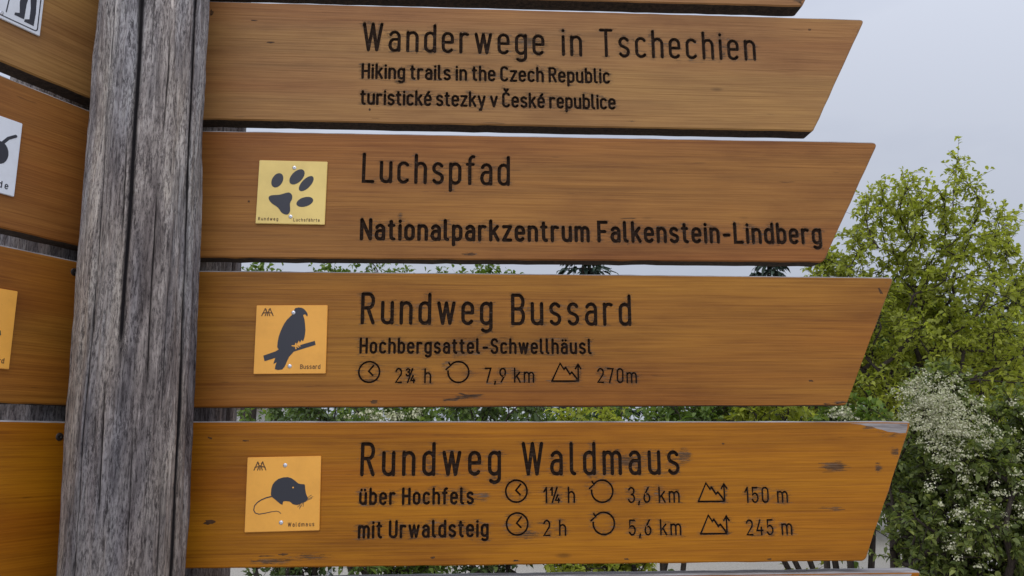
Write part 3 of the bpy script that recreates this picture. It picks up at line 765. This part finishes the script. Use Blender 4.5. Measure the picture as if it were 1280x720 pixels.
left_board('topmost left board with a white hikers plaque', zl[0], zl[1], [('hikers', sq((53, 0), (48, 46), 0))], T1, 11)
left_board('second left board from the top with a white plaque showing black legs', zl[2], zl[3], [('beetle', sq((24, 155), (18, 247), 0))], T2, 12)
left_board('third left board from the top with an orange plaque and a bolt', zl[4], zl[5], [('buzzard', sq((19, 362), (11, 462), 0))], T3, 13, bolts=[(93, 340)], wear=[(92, 340, 10, 8, .6)])
left_board('lowest left board, plain orange timber without a plaque', zl[6], zl[7], [], T4, 14, bolts=[(74.5, 546)])

# ------------------------------------------------------------------ posts
CAMDIR = math.atan2(-1.056, 0.503)       # direction from the front post to the camera
def log_post(label, c, r0, r1, lean, z_top, cracks, seed, rows=(1.38, 2.34, 330), N=420):
    rng = np.random.default_rng(seed)
    zs = np.concatenate([np.linspace(-0.1, rows[0], 14)[:-1], np.linspace(rows[0], rows[1], rows[2]), np.linspace(rows[1], z_top, 8)[1:]])
    nf = int(N * .74)                      # finer columns on the side one meets first
    th = np.concatenate([CAMDIR + np.linspace(-1.65, 1.65, nf, endpoint=False), CAMDIR + 1.65 + np.linspace(0, 2 * np.pi - 3.3, N - nf, endpoint=False)])
    TH, ZZ = np.meshgrid(th, zs)
    # ridged surface, long in z
    def fnoise(n_th, n_z, amp):
        base = rng.normal(size=(n_z + 1, n_th))
        fi = ((TH % (2 * np.pi)) / (2 * np.pi) * n_th); i0 = np.floor(fi).astype(int) % n_th; i1 = (i0 + 1) % n_th; ft = fi - np.floor(fi); ft = ft * ft * (3 - 2 * ft)
        zz = np.clip((ZZ - zs[0]) / (zs[-1] - zs[0]) * n_z, 0, n_z - 1e-6); k0 = np.floor(zz).astype(int); fz = zz - k0; fz = fz * fz * (3 - 2 * fz)
        return amp * ((base[k0, i0] * (1 - ft) + base[k0, i1] * ft) * (1 - fz) + (base[k0 + 1, i0] * (1 - ft) + base[k0 + 1, i1] * ft) * fz)
    d = fnoise(7, 6, .0016) + fnoise(24, 14, .0013) + fnoise(64, 30, .0008) + fnoise(150, 90, .0005)
    crack = np.zeros_like(d)
    for (a0, drift, za, zb, width, depth) in cracks:
        wob = drift * (ZZ - 1.85) + 0.012 * np.sin(ZZ * 9 + a0 * 7) + .006 * np.sin(ZZ * 31 + a0)
        dd = (TH - (a0 + wob) + np.pi) % (2 * np.pi) - np.pi
        fade = np.clip((ZZ - za) / .06, 0, 1) * np.clip((zb - ZZ) / .06, 0, 1)
        g = np.exp(-(dd / width) ** 2) * fade
        d -= depth * g; crack = np.maximum(crack, np.clip((np.exp(-(dd / (width * .62)) ** 2) * fade - .25) * 1.6, 0, 1))
    rad = r0 + (r1 - r0) * (ZZ - zs[0]) / (zs[-1] - zs[0]) + d
    X = rad * np.cos(TH) + lean * (ZZ - 1.85); Y_ = rad * np.sin(TH)
    V = np.stack([X, Y_, ZZ], -1).reshape(-1, 3); n = len(zs)
    V = np.concatenate([V, [[lean * (zs[-1] - 1.85), 0, zs[-1] + .012]]])
    i = np.arange(n - 1)[:, None] * N; j = np.arange(N)[None]; k = (np.arange(N)[None] + 1) % N
    a, b, c_, d_ = (i + j).ravel(), (i + k).ravel(), (i + N + k).ravel(), (i + N + j).ravel()
    T = np.concatenate([np.stack([a, b, c_], 1), np.stack([a, c_, d_], 1), np.stack([(n - 1) * N + np.arange(N), (n - 1) * N + (np.arange(N) + 1) % N, np.full(N, n * N)], 1)])
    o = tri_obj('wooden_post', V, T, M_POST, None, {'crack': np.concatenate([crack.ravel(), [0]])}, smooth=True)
    o.location = (c[0], c[1], 0)
    tag(o, label, 'post', 'round posts of the signpost')
    return o
def ca(px_, y=360):                       # crack angle from a pixel column at mid height: left is a smaller column
    s = (px_ - 169.5) / 76.0
    return CAMDIR + math.asin(max(-.97, min(.97, s)))
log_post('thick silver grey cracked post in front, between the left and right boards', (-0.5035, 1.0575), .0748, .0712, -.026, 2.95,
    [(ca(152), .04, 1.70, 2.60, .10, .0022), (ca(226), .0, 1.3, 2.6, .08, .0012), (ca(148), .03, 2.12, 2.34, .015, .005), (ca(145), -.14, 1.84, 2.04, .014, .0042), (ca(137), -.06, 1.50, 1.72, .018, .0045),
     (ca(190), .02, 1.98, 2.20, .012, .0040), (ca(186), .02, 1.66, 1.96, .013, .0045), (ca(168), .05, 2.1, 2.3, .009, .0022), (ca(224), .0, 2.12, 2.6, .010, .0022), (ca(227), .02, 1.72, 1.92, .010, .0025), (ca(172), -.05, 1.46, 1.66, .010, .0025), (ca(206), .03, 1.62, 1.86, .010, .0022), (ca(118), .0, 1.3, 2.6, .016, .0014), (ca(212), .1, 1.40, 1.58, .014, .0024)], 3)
log_post('grey post behind the right boards, seen through the gaps', (-0.503, 1.236), .0735, .0715, -.020, 2.95, [(ca(169) + math.pi * .0 + .9, .0, 1.4, 2.5, .02, .005), (-1.2, .0, 1.3, 2.4, .02, .005)], 5, rows=(1.30, 2.40, 80), N=72)
log_post('thin grey post behind the left boards, seen through the gaps', (-0.670, 1.122), .064, .0625, -.030, 2.95, [(-1.9, .0, 1.3, 2.4, .03, .005)], 7, rows=(1.30, 2.40, 80), N=64)

# ------------------------------------------------------------------ ground and far setting
def gravel():
    t = NT('pale gravel'); v = t.coords((1, 1, 1), False)
    c = t.ramp(t.noise(v, 45, 6, 0.7), [(0.3, (0.26, 0.235, 0.195)), (0.5, (0.38, 0.345, 0.29)), (0.7, (0.50, 0.46, 0.40))])
    g = t.ramp(t.noise(v, 0.35, 4, 0.6), [(0.55, 0.0), (0.70, 1.0)])
    c = t.mix(t.math('MULTIPLY', g, 0.35), c, (0.16, 0.17, 0.07))
    t.bump(t.noise(v, 70, 4), 0.6, 0.01)
    return t.set(c, 0.95, 0.2)
N_ = 24
gv = [(-600 + 1200 * i / N_, -600 + 1200 * j / N_, 0) for j in range(N_ + 1) for i in range(N_ + 1)]
gf = [[j * (N_ + 1) + i, j * (N_ + 1) + i + 1, (j + 1) * (N_ + 1) + i + 1, (j + 1) * (N_ + 1) + i] for j in range(N_) for i in range(N_)]
tag(mesh_obj('ground', gv, gf, gravel()), kind='structure')

# ------------------------------------------------------------------ vegetation
def leaf_mat(name, a, b, trans=0.35):
    t = NT(name)
    tint = t.attr('tint')
    c = t.ramp(tint, [(0.0, mul(a, .75)), (0.45, a), (0.85, b), (1.0, mul(b, 1.2))])
    m = t.set(c, 0.5, 0.35)
    tr = t.node('ShaderNodeBsdfTranslucent'); mx = t.node('ShaderNodeMixShader'); mx.inputs[0].default_value = trans
    c2 = t.mix(1.0, c, (1.4, 1.45, .7), 'MULTIPLY')
    t.link(c2, tr.inputs[0]); t.link(t.p.outputs[0], mx.inputs[1]); t.link(tr.outputs[0], mx.inputs[2]); t.link(mx.outputs[0], t.out.inputs[0])
    return m
def bark_mat(name, col):
    t = NT(name); v = t.coords((30, 30, 5))
    c = t.mix(1.0, col, t.ramp(t.noise(v, 3, 5, .65), [(.3, (.5, .5, .5)), (.65, (1.2, 1.2, 1.15))]), 'MULTIPLY')
    t.bump(t.noise(v, 5, 4), .7, .01)
    return t.set(c, .9, .2)
M_BARK = bark_mat('dark brown bark', (.055, .042, .034))
M_BARK2 = bark_mat('grey brown bark', (.10, .085, .07))
M_LIME = leaf_mat('yellow green leaves', (.30, .325, .050), (.46, .475, .095), .55)
M_MID = leaf_mat('mid green leaves', (.11, .17, .032), (.22, .28, .060), .4)
M_DARK = leaf_mat('dark green leaves', (.070, .105, .032), (.17, .215, .068))
M_HAW = leaf_mat('grey green leaves', (.13, .165, .045), (.33, .36, .105), .45)
M_SPRUCE = leaf_mat('dark blue green needles', (.018, .034, .022), (.040, .062, .040), .1)
t = NT('cream white petals'); M_PETAL = t.set(t.ramp(t.attr('tint'), [(0, (.28, .31, .13)), (.4, (.44, .43, .25)), (1, (.64, .61, .44))]), .7, .2)

def tubes(paths, sides=6):
    """paths: list of (points Nx3, radii N)"""
    V, T, off = [], [], 0
    for P, rr in paths:
        P = np.asarray(P, float); n = len(P)
        d = np.gradient(P, axis=0); d /= np.linalg.norm(d, axis=1)[:, None] + 1e-9
        ref = np.where(np.abs(d[:, 2:3]) > .9, np.array([[1., 0, 0]]), np.array([[0, 0, 1.]]))
        a = np.cross(d, ref); a /= np.linalg.norm(a, axis=1)[:, None] + 1e-9; b = np.cross(d, a)
        ang = np.linspace(0, 2 * np.pi, sides, endpoint=False)
        ring = P[:, None] + np.asarray(rr)[:, None, None] * (np.cos(ang)[None, :, None] * a[:, None] + np.sin(ang)[None, :, None] * b[:, None])
        V.append(ring.reshape(-1, 3))
        i = np.arange(n - 1)[:, None] * sides + off; j = np.arange(sides)[None]; k = (j + 1) % sides
        q = [(i + j).ravel(), (i + k).ravel(), (i + sides + k).ravel(), (i + sides + j).ravel()]
        T.append(np.stack([q[0], q[1], q[2]], 1)); T.append(np.stack([q[0], q[2], q[3]], 1)); off += n * sides
    return np.concatenate(V), np.concatenate(T)
def leaves(pos, dirs, size, rng, slim=.55, droop=.25):
    """folded six-sided leaves growing from pos along dirs"""
    n = len(pos)
    d = dirs / (np.linalg.norm(dirs, axis=1)[:, None] + 1e-9)
    up = np.array([[0, 0, 1.]]) + rng.normal(size=(n, 3)) * .55
    s = np.cross(d, up); s /= np.linalg.norm(s, axis=1)[:, None] + 1e-9
    nn = np.cross(s, d)
    L = size * rng.uniform(.65, 1.25, n)[:, None]; W = L * slim * rng.uniform(.85, 1.15, n)[:, None] * .5
    down = np.array([[0, 0, -1.]])
    p0 = pos; p1 = pos + d * L * .35; p2 = pos + d * L * .72 + down * L * droop * .3; p3 = pos + d * L + down * L * droop
    f = .35
    vs = [p0, p1 + s * W * .95 + nn * W * f, p1 - s * W * .95 + nn * W * f, p2 + s * W * .75 + nn * W * f, p2 - s * W * .75 + nn * W * f, p3, p1, p2]
    V = np.stack(vs, 1).reshape(-1, 3)
    t_ = np.array([[0, 6, 1], [0, 2, 6], [1, 6, 7], [1, 7, 3], [6, 2, 4], [6, 4, 7], [3, 7, 5], [7, 4, 5]])
    T = (np.arange(n)[:, None, None] * 8 + t_[None]).reshape(-1, 3)
    return V, T
def grow(base, nodes, rng, trunk_r, curve=.12, up=0.0):
    """join scattered nodes into a branching skeleton that starts at base; returns tubes and (tip, direction) pairs"""
    P = [np.array(base, float)]; par = [-1]
    order = np.argsort(np.linalg.norm(nodes - P[0], axis=1))
    dist0 = [0.0]
    for i in order:
        q = nodes[i]; A = np.array(P)
        dl = np.linalg.norm(A - q, axis=1)
        cost = dl + .35 * np.array(dist0) + np.where(A[:, 2] > q[2] + .05, .6 * (A[:, 2] - q[2]), 0)
        k = int(np.argmin(cost)); P.append(q); par.append(k); dist0.append(dist0[k] + dl[k])
    n = len(P); w = np.ones(n)
    for i in range(n - 1, 0, -1): w[par[i]] += w[i]
    kids = np.zeros(n, int)
    for i in range(1, n): kids[par[i]] += 1
    rad = trunk_r * (w / w[0]) ** .52
    paths, tips = [], []
    for i in range(1, n):
        a, b = P[par[i]], P[i]; L = np.linalg.norm(b - a)
        g = P[par[par[i]]] if par[i] > 0 else a - np.array([0, 0, 1.])
        d0 = (a - g) / (np.linalg.norm(a - g) + 1e-9)
        m1 = a + d0 * L * .3 + rng.normal(size=3) * L * curve * .3; m2 = b - (b - a) * .3 + np.array([0, 0, -L * up]) + rng.normal(size=3) * L * curve * .3
        tt = np.linspace(0, 1, 6)[:, None]
        c = (1 - tt) ** 3 * a + 3 * (1 - tt) ** 2 * tt * m1 + 3 * (1 - tt) * tt ** 2 * m2 + tt ** 3 * b
        r0 = min(rad[par[i]], rad[i] * 1.5); paths.append((c, np.linspace(r0, rad[i], 6)))
        tips.append((c, kids[i] == 0))
    return paths, tips
def in_lobes(lobes, count, rng, shell=.45):
    """random points inside a set of ellipsoids ((centre), (rx, ry, rz), weight)"""
    w = np.array([l[2] for l in lobes], float); w /= w.sum()
    k = rng.choice(len(lobes), size=count, p=w)
    d = rng.normal(size=(count, 3)); d /= np.linalg.norm(d, axis=1)[:, None]
    rr = rng.uniform(0, 1, count) ** shell
    C = np.array([l[0] for l in lobes], float)[k]; A = np.array([l[1] for l in lobes], float)[k]
    return C + d * rr[:, None] * A
def leafy(name, label, cat, base, lobes, rng, mat, bark, n_nodes, twigs, per_twig, twig_len, leaf, trunk_r=.05, group=None, parts=('trunk', 'crown'), blossoms=None, upward=.35, slim=.55, zmin=.1, stems=None, shoots=()):
    root = empty(name, base); tag(root, label, cat, group)
    B = np.array(base, float)
    nodes = in_lobes(lobes, n_nodes, rng); nodes = nodes[nodes[:, 2] > zmin]
    bases = [B] if not stems else [B + np.array([rng.normal() * stems[1], rng.normal() * stems[1], 0]) for _ in range(stems[0])]
    paths, tips = [], []
    own = np.argmin(np.linalg.norm(nodes[:, None, :2] - np.array(bases)[None, :, :2], axis=2) + rng.uniform(0, .25, (len(nodes), len(bases))), axis=1)
    for bi, b in enumerate(bases):
        sel = nodes[own == bi]
        if len(sel) < 2: continue
        p, q = grow(b, sel, rng, trunk_r); paths += p; tips += q
    for s in shoots:                      # long upright shoots that stand out of the crown
        tt = np.linspace(0, 1, 9)[:, None]; a, b = np.array(s[0]), np.array(s[1])
        c = a + (b - a) * tt + np.sin(tt * np.pi) * rng.normal(size=3) * .05
        paths.append((c, np.linspace(.009, .002, 9))); tips += [(c[i:i + 3], True) for i in (1, 3, 5, 6)]
    # twigs with leaves on the outer branches
    LP, LD = [], []; tw = []
    for c, end in tips:
        k = twigs if end else max(1, int(twigs * .45))
        for _ in range(k):
            s = rng.integers(2, len(c)) if len(c) > 3 else rng.integers(0, len(c)); a = c[s]
            d = rng.normal(size=3) + np.array([0, 0, upward]); d /= np.linalg.norm(d)
            L = twig_len * rng.uniform(.5, 1.2)
            tt = np.linspace(0, 1, 4)[:, None]
            q = a + d * tt * L + np.array([0, 0, -.12 * L]) * tt ** 2
            tw.append((q, np.array([.0035, .003, .0022, .0012])))
            u = rng.uniform(.12, 1.02, per_twig)
            LP.append(a + d * (u * L)[:, None]); LD.append(d * .55 + rng.normal(size=(per_twig, 3)) * .75 + np.array([0, 0, .1]))
    V, T = tubes(paths, 7)
    V2, T2 = tubes(tw, 3)
    tri_obj(parts[0], np.concatenate([V, V2]) - B, np.concatenate([T, T2 + len(V)]), bark, root, smooth=True)
    LP, LD = np.concatenate(LP), np.concatenate(LD)
    V, T = leaves(LP, LD, leaf, rng, slim)
    tint = np.clip(rng.normal(.45, .22, len(LP)), 0, 1)
    o = tri_obj(parts[1], V - B, T, mat, root, {'tint': np.repeat(tint, 8)})
    if blossoms:
        BP, BD, BS = [], [], []
        spots, n_in, rad_, pet = blossoms
        spots = np.asarray(spots)
        for s in spots:
            m = int(n_in * rng.uniform(.6, 1.3))
            rc = rad_ * rng.uniform(.6, 1.25)
            d = rng.normal(size=(m, 3)); d /= np.linalg.norm(d, axis=1)[:, None]; d[:, 2] = np.abs(d[:, 2]) * 1.1 - .25
            BP.append(s + d * rc * rng.uniform(.3, 1.25, m)[:, None]); BD.append(d)
        BP, BD = np.concatenate(BP), np.concatenate(BD); n = len(BP)
        # each floret: five petals as a small shallow star
        a = np.cross(BD, rng.normal(size=(n, 3))); a /= np.linalg.norm(a, axis=1)[:, None] + 1e-9; b = np.cross(BD / (np.linalg.norm(BD, axis=1)[:, None] + 1e-9), a)
        nd = BD / (np.linalg.norm(BD, axis=1)[:, None] + 1e-9)
        vs = [BP]
        for k in range(10):
            rr = pet * (1.0 if k % 2 == 0 else .55); an = math.pi * 2 * k / 10
            vs.append(BP + (a * math.cos(an) + b * math.sin(an)) * rr * rng.uniform(.8, 1.2, n)[:, None] + nd * (pet * .25 if k % 2 == 0 else 0))
        V = np.stack(vs, 1).reshape(-1, 3); t_ = np.array([[0, 1 + k, 1 + (k + 1) % 10] for k in range(10)])
        T = (np.arange(n)[:, None, None] * 11 + t_[None]).reshape(-1, 3)
        tri_obj('blossoms', V - B, T, M_PETAL, root, {'tint': np.repeat(rng.uniform(0, 1, n), 11)})
    return root
def lobe(px, py, Y, rx, ry, rz_depth, w=1.0):
    """ellipsoid given by its centre and radii as seen at that distance"""
    c = at(px, py, Y); k = Y / F_PX
    return ((c.x, c.y, c.z), (rx * k, rz_depth, ry * k), w * rx * ry)

rng = np.random.default_rng(21)
Yt = 8.0
b = at(1150, 600, Yt)
sh = []
for (x0, y0, x1, y1) in [(1130, 300, 1126, 218), (1150, 310, 1152, 238), (1192, 290, 1197, 200), (1180, 300, 1176, 240), (1210, 290, 1203, 222), (1098, 310, 1090, 245), (1112, 320, 1104, 240), (1245, 330, 1256, 270), (1255, 340, 1262, 300), (1232, 330, 1244, 292), (1070, 320, 1062, 292), (1140, 300, 1140, 228), (1270, 380, 1276, 350), (1040, 340, 1030, 312)]:
    sh.append((tuple(at(x0, y0, Yt + rng.uniform(-.6, .6))), tuple(at(x1, y1, Yt + rng.uniform(-.6, .6)))))
leafy('deciduous_tree', 'yellow green tree behind the tips of the right boards, upright shoots against the sky', 'tree', (b.x, Yt, 0),
      [lobe(1130, 345, Yt, 56, 58, .7), lobe(1192, 325, Yt, 26, 56, .5), lobe(1248, 380, Yt, 28, 52, .5), lobe(1060, 350, Yt, 44, 36, .6), lobe(1150, 410, Yt, 120, 80, 1.0), lobe(1060, 440, Yt, 70, 80, .9), lobe(1210, 450, Yt, 90, 80, 1.0), lobe(1280, 460, Yt, 40, 70, .8), lobe(1110, 500, Yt, 110, 50, .9), lobe(990, 480, Yt, 60, 60, .8)],
      rng, M_LIME, M_BARK, 430, 9, 10, .25, .056, trunk_r=.085, shoots=sh)
# hawthorn-like flowering shrub close by on the right
Ys = 4.3
b = at(1230, 600, Ys)
lob = [lobe(1165, 505, Ys, 40, 42, .25), lobe(1195, 560, Ys, 62, 70, .45), lobe(1250, 620, Ys, 80, 100, .5), lobe(1180, 650, Ys, 62, 60, .45), lobe(1290, 560, Ys, 60, 70, .4), lobe(1150, 690, Ys, 34, 40, .3), lobe(1290, 720, Ys, 120, 80, .5), lobe(1340, 620, Ys, 60, 120, .5)]
sp = in_lobes([lobe(1160, 505, Ys - .22, 44, 40, .16, 2.6), lobe(1195, 540, Ys - .35, 52, 52, .16, 1.6), lobe(1285, 555, Ys - .3, 30, 70, .2, .35), lobe(1230, 640, Ys - .4, 90, 70, .15, .24), lobe(1196, 466, Ys - .1, 12, 26, .1, .6)], 420, rng, .6)
leafy('flowering_shrub', 'dark green shrub with white blossom clusters at lower right', 'shrub', (b.x, Ys, 0), lob, rng, M_HAW, M_BARK, 470, 12, 13, .14, .034,
      trunk_r=.02, parts=('branches', 'foliage'), blossoms=(sp, 22, .034, .0052), stems=(9, .16), slim=.62)
# shrubs across the back, seen in the gaps between the boards
GS = 'shrubs seen through the gaps'
def bush(label, px, Y, rx, top, bot, mat, seed, n=110, leaf=.06, flowers=0, stems=(6, .15), tw=9, fl_px=None, bx=0):
    r_ = np.random.default_rng(seed)
    cy = (top + bot) / 2; ry = (bot - top) / 2
    lb = [lobe(px, cy, Y, rx, ry, rx * Y / F_PX * .7, 1.5)]
    for k in range(4): lb.append(lobe(px + r_.uniform(-.6, .6) * rx, cy + r_.uniform(-.5, .5) * ry, Y + r_.uniform(-.2, .2), rx * .5, ry * .55, rx * Y / F_PX * .4, 1))
    bl = None
    if flowers:
        s_ = in_lobes([lobe(px if fl_px is None else fl_px, 519, Y - rx * Y / F_PX * .5, (rx * .8 if fl_px is None else 16), 9, .1)], flowers, r_)
        bl = (s_, 18, .045, .010)
    p = at(px + bx, 551, Y)
    return leafy('shrub', label, 'shrub', (p.x, Y, 0), lb, r_, mat, M_BARK, n, tw, 8, .18, leaf, trunk_r=.022, group=GS, parts=('branches', 'foliage'), blossoms=bl, stems=stems)
bush('dark green shrub in the gap under the buzzard plaque', 370, 6.6, 62, 470, 800, M_DARK, 31, 150, flowers=0)
bush('white flowering shrub in the gap below the word Bussard', 490, 6.4, 75, 460, 800, M_MID, 32, 170, flowers=26)
bush('dark green shrub in the gap below the mountain symbol', 625, 6.8, 75, 450, 790, M_DARK, 33, 170)
bush('yellow green shrub in the gap below the figure 270m', 745, 6.2, 64, 455, 780, M_LIME, 34, 150)
bush('mid green shrub on bare stems above the end of the word Waldmaus', 862, 6.6, 66, 470, 640, M_MID, 35, 120, stems=(3, .09), bx=-45)
bush('yellow green shrub on bare stems in the gap above the figure 150 m', 965, 6.3, 60, 470, 660, M_LIME, 36, 120, stems=(3, .12), bx=55)
bush('small white flowering shrub beside the chipped board corner', 1062, 5.6, 44, 494, 660, M_MID, 37, 110, flowers=22, stems=(5, .10), fl_px=1052)
r_h = np.random.default_rng(77)
leafy('hedge', 'long green hedge closing the view behind the shrubs', 'hedge', (at(720, 551, 14.5).x, 14.5, 0),
      [lobe(x, 560 + r_h.uniform(-10, 14), 14.5 + r_h.uniform(-.4, .4), 80, 70, .8) for x in range(335, 1420, 70)], r_h, M_MID, M_BARK2, 700, 8, 9, .34, .12, trunk_r=.03, parts=('branches', 'foliage'), stems=(24, 3.6))
bush('shrub on dark bare stems at the tip of the Waldmaus board', 1128, 4.9, 38, 545, 640, M_HAW, 38, 90, leaf=.04, stems=(5, .10), bx=-14)
# trees farther off
GT = 'trees far behind the boards'
def far_tree(label, px, Y, rx, top, seed, mat=M_MID, n=150):
    r_ = np.random.default_rng(seed); p = at(px, 551, Y)
    bot = 551 - 60
    lb = [lobe(px, (top + bot) / 2 + 20, Y, rx, (bot - top) / 2, rx * Y / F_PX * .8, 1.2), lobe(px - rx * .45, (top + bot) / 2 + 30, Y, rx * .6, (bot - top) * .4, rx * Y / F_PX * .5), lobe(px + rx * .45, (top + bot) / 2 + 34, Y, rx * .6, (bot - top) * .4, rx * Y / F_PX * .5)]
    return leafy('deciduous_tree', label, 'tree', (p.x, Y, 0), lb, r_, mat, M_BARK, n, 7, 9, .5, .14, trunk_r=.16, group=GT, zmin=1.2)
far_tree('mid green tree between the boards, behind the word Nationalparkzentrum', 465, 19, 90, 296, 41, n=300)
far_tree('mid green tree behind the word Rundweg, next in the row', 585, 18, 72, 300, 42, M_MID, 240)
far_tree('thin green tree top beside the post behind the right boards', 316, 16, 30, 308, 43, M_MID, 120)
far_tree('dark tree at the right edge of the picture', 1330, 17, 75, 385, 45, M_DARK, 140)
far_tree('mid green tree standing right behind the yellow green tree', 1130, 13, 130, 352, 46, M_MID, 260)
def spruce(label, px, Y, top_px, seed, width=1.5, n=24):
    r_ = np.random.default_rng(seed); top = at(px, top_px, Y); H = top.z
    root = empty('spruce_tree', (top.x, Y, 0)); tag(root, label, 'conifer', 'spruces far behind the boards')
    tri = [(np.array([[0, 0, 0], [0, 0, H * .5], [0, 0, H]]), np.array([.14, .08, .008]))]
    LP, LD = [], []
    for k in range(n):
        z = H * (.12 + .87 * (k / (n - 1)) ** .85)
        R_ = width * (1 - z / H) ** .8 + .05
        for j in range(r_.integers(5, 9)):
            a = r_.uniform(0, 2 * np.pi); L = R_ * r_.uniform(.7, 1.15)
            tt = np.linspace(0, 1, 7)[:, None]; d = np.array([math.cos(a), math.sin(a), 0])
            q = np.array([0, 0, z]) + d * tt * L + np.array([0, 0, 1]) * (-.35 * L * tt + .22 * L * tt ** 2)
            tri.append((q, np.linspace(.016, .004, 7)))
            m = int(26 * L / width) + 8; u = r_.uniform(.1, 1, m); i = u * 6; i0 = np.minimum(i.astype(int), 5)
            pt = q[i0] + (q[i0 + 1] - q[i0]) * (i - i0)[:, None]
            sd_ = np.cross(d, [0, 0, 1]); sg = r_.choice([-1, 1], m)[:, None]
            LP.append(pt); LD.append(d * .6 + sd_ * sg * r_.uniform(.4, 1.1, (m, 1)) + r_.normal(size=(m, 3)) * .2 + np.array([0, 0, -.2]))
    V, T = tubes(tri, 5); tri_obj('trunk', V, T, M_BARK, root, smooth=True)
    LP, LD = np.concatenate(LP), np.concatenate(LD); V, T = leaves(LP, LD, .26, r_, .30, .3)
    tri_obj('crown', V, T, M_SPRUCE, root, {'tint': np.repeat(r_.uniform(0, 1, len(LP)), 8)})
spruce('broad dark spruce top in the gap behind the word zentrum', 728, 17, 286, 51, 2.2)
spruce('slim dark spruce top in the gap near the board tip', 958, 18, 306, 52, 1.8)
spruce('bluish spruce at the right edge behind the tree', 1268, 22, 352, 54, 1.6)

# house far behind on the left, pale wall and dark window
def house():
    Y = 20.0
    a, c = at(215, 551, Y), at(322, 551, Y)
    root = empty('house', ((a.x + c.x) / 2, Y, 0)); tag(root, 'pale rendered house far behind, its dark window seen through a gap', 'house')
    w = (c.x - a.x) / 2; H, D = 2.55, 5.0
    t = NT('pale render'); mw = t.set(t.ramp(t.noise(t.coords((1, 1, 1)), 3, 5), [(.3, (.55, .53, .48)), (.7, (.68, .66, .61))]), .9, .2)
    t = NT('red brown tiles'); mr = t.set(t.ramp(t.noise(t.coords((6, 6, 20)), 2, 4), [(.3, (.12, .05, .035)), (.7, (.22, .10, .07))]), .8, .3)
    t = NT('dark window glass'); mg = t.set((.02, .022, .025), .08, .6)
    V = [(-w, 0, 0), (w, 0, 0), (w, 0, H), (-w, 0, H), (-w, D, 0), (w, D, 0), (w, D, H), (-w, D, H), (-w, D / 2, H + 1.0), (w, D / 2, H + 1.0)]
    mesh_obj('wall', V, [[0, 1, 2, 3], [1, 5, 6, 9, 2], [5, 4, 7, 6], [4, 0, 3, 8, 7]], mw, root)
    o = .3
    RV = [(-w - o, -o, H - .12), (w + o, -o, H - .12), (w + o, D / 2, H + 1.02), (-w - o, D / 2, H + 1.02), (-w - o, D + o, H - .12), (w + o, D + o, H - .12)]
    RV += [(x, y, z + .1) for x, y, z in RV]
    mesh_obj('roof', RV, [[0, 3, 2, 1], [3, 4, 5, 2], [6, 7, 8, 9], [9, 8, 11, 10], [0, 1, 7, 6], [4, 10, 11, 5], [0, 6, 9, 3], [3, 9, 10, 4], [1, 2, 8, 7], [2, 5, 11, 8]], mr, root)
    for px in (307, 272, 240):
        p = at(px, 517, Y); x = p.x - root.location.x
        fr = box_plate('window', .34, .56, .06, mw, root, (x, -.02, p.z), .01)
        box_plate('pane', .22, .44, .02, mg, fr, (0, -.035, 0), .004)
house()
# slim grey pole among the shrubs
Y = 8.5; p = at(418, 551, Y)
root = empty('lamp_post', (p.x, Y, 0)); tag(root, 'slim grey metal pole between the shrubs in the gap', 'pole')
t = NT('galvanised pole'); mp_ = t.set((.36, .37, .38), .5, .5, .5)
V, T = tubes([(np.array([[0, 0, -.05], [0, 0, 1.2], [0, 0, 2.15]]), np.array([.022, .02, .019]))], 12)
tri_obj('pole', V, T, mp_, root, smooth=True)
V, T = tubes([(np.array([[0, 0, 2.14], [0, 0, 2.17], [0, 0, 2.19]]), np.array([.024, .024, .004]))], 12)
tri_obj('pole_cap', V, T, mp_, root, smooth=True)
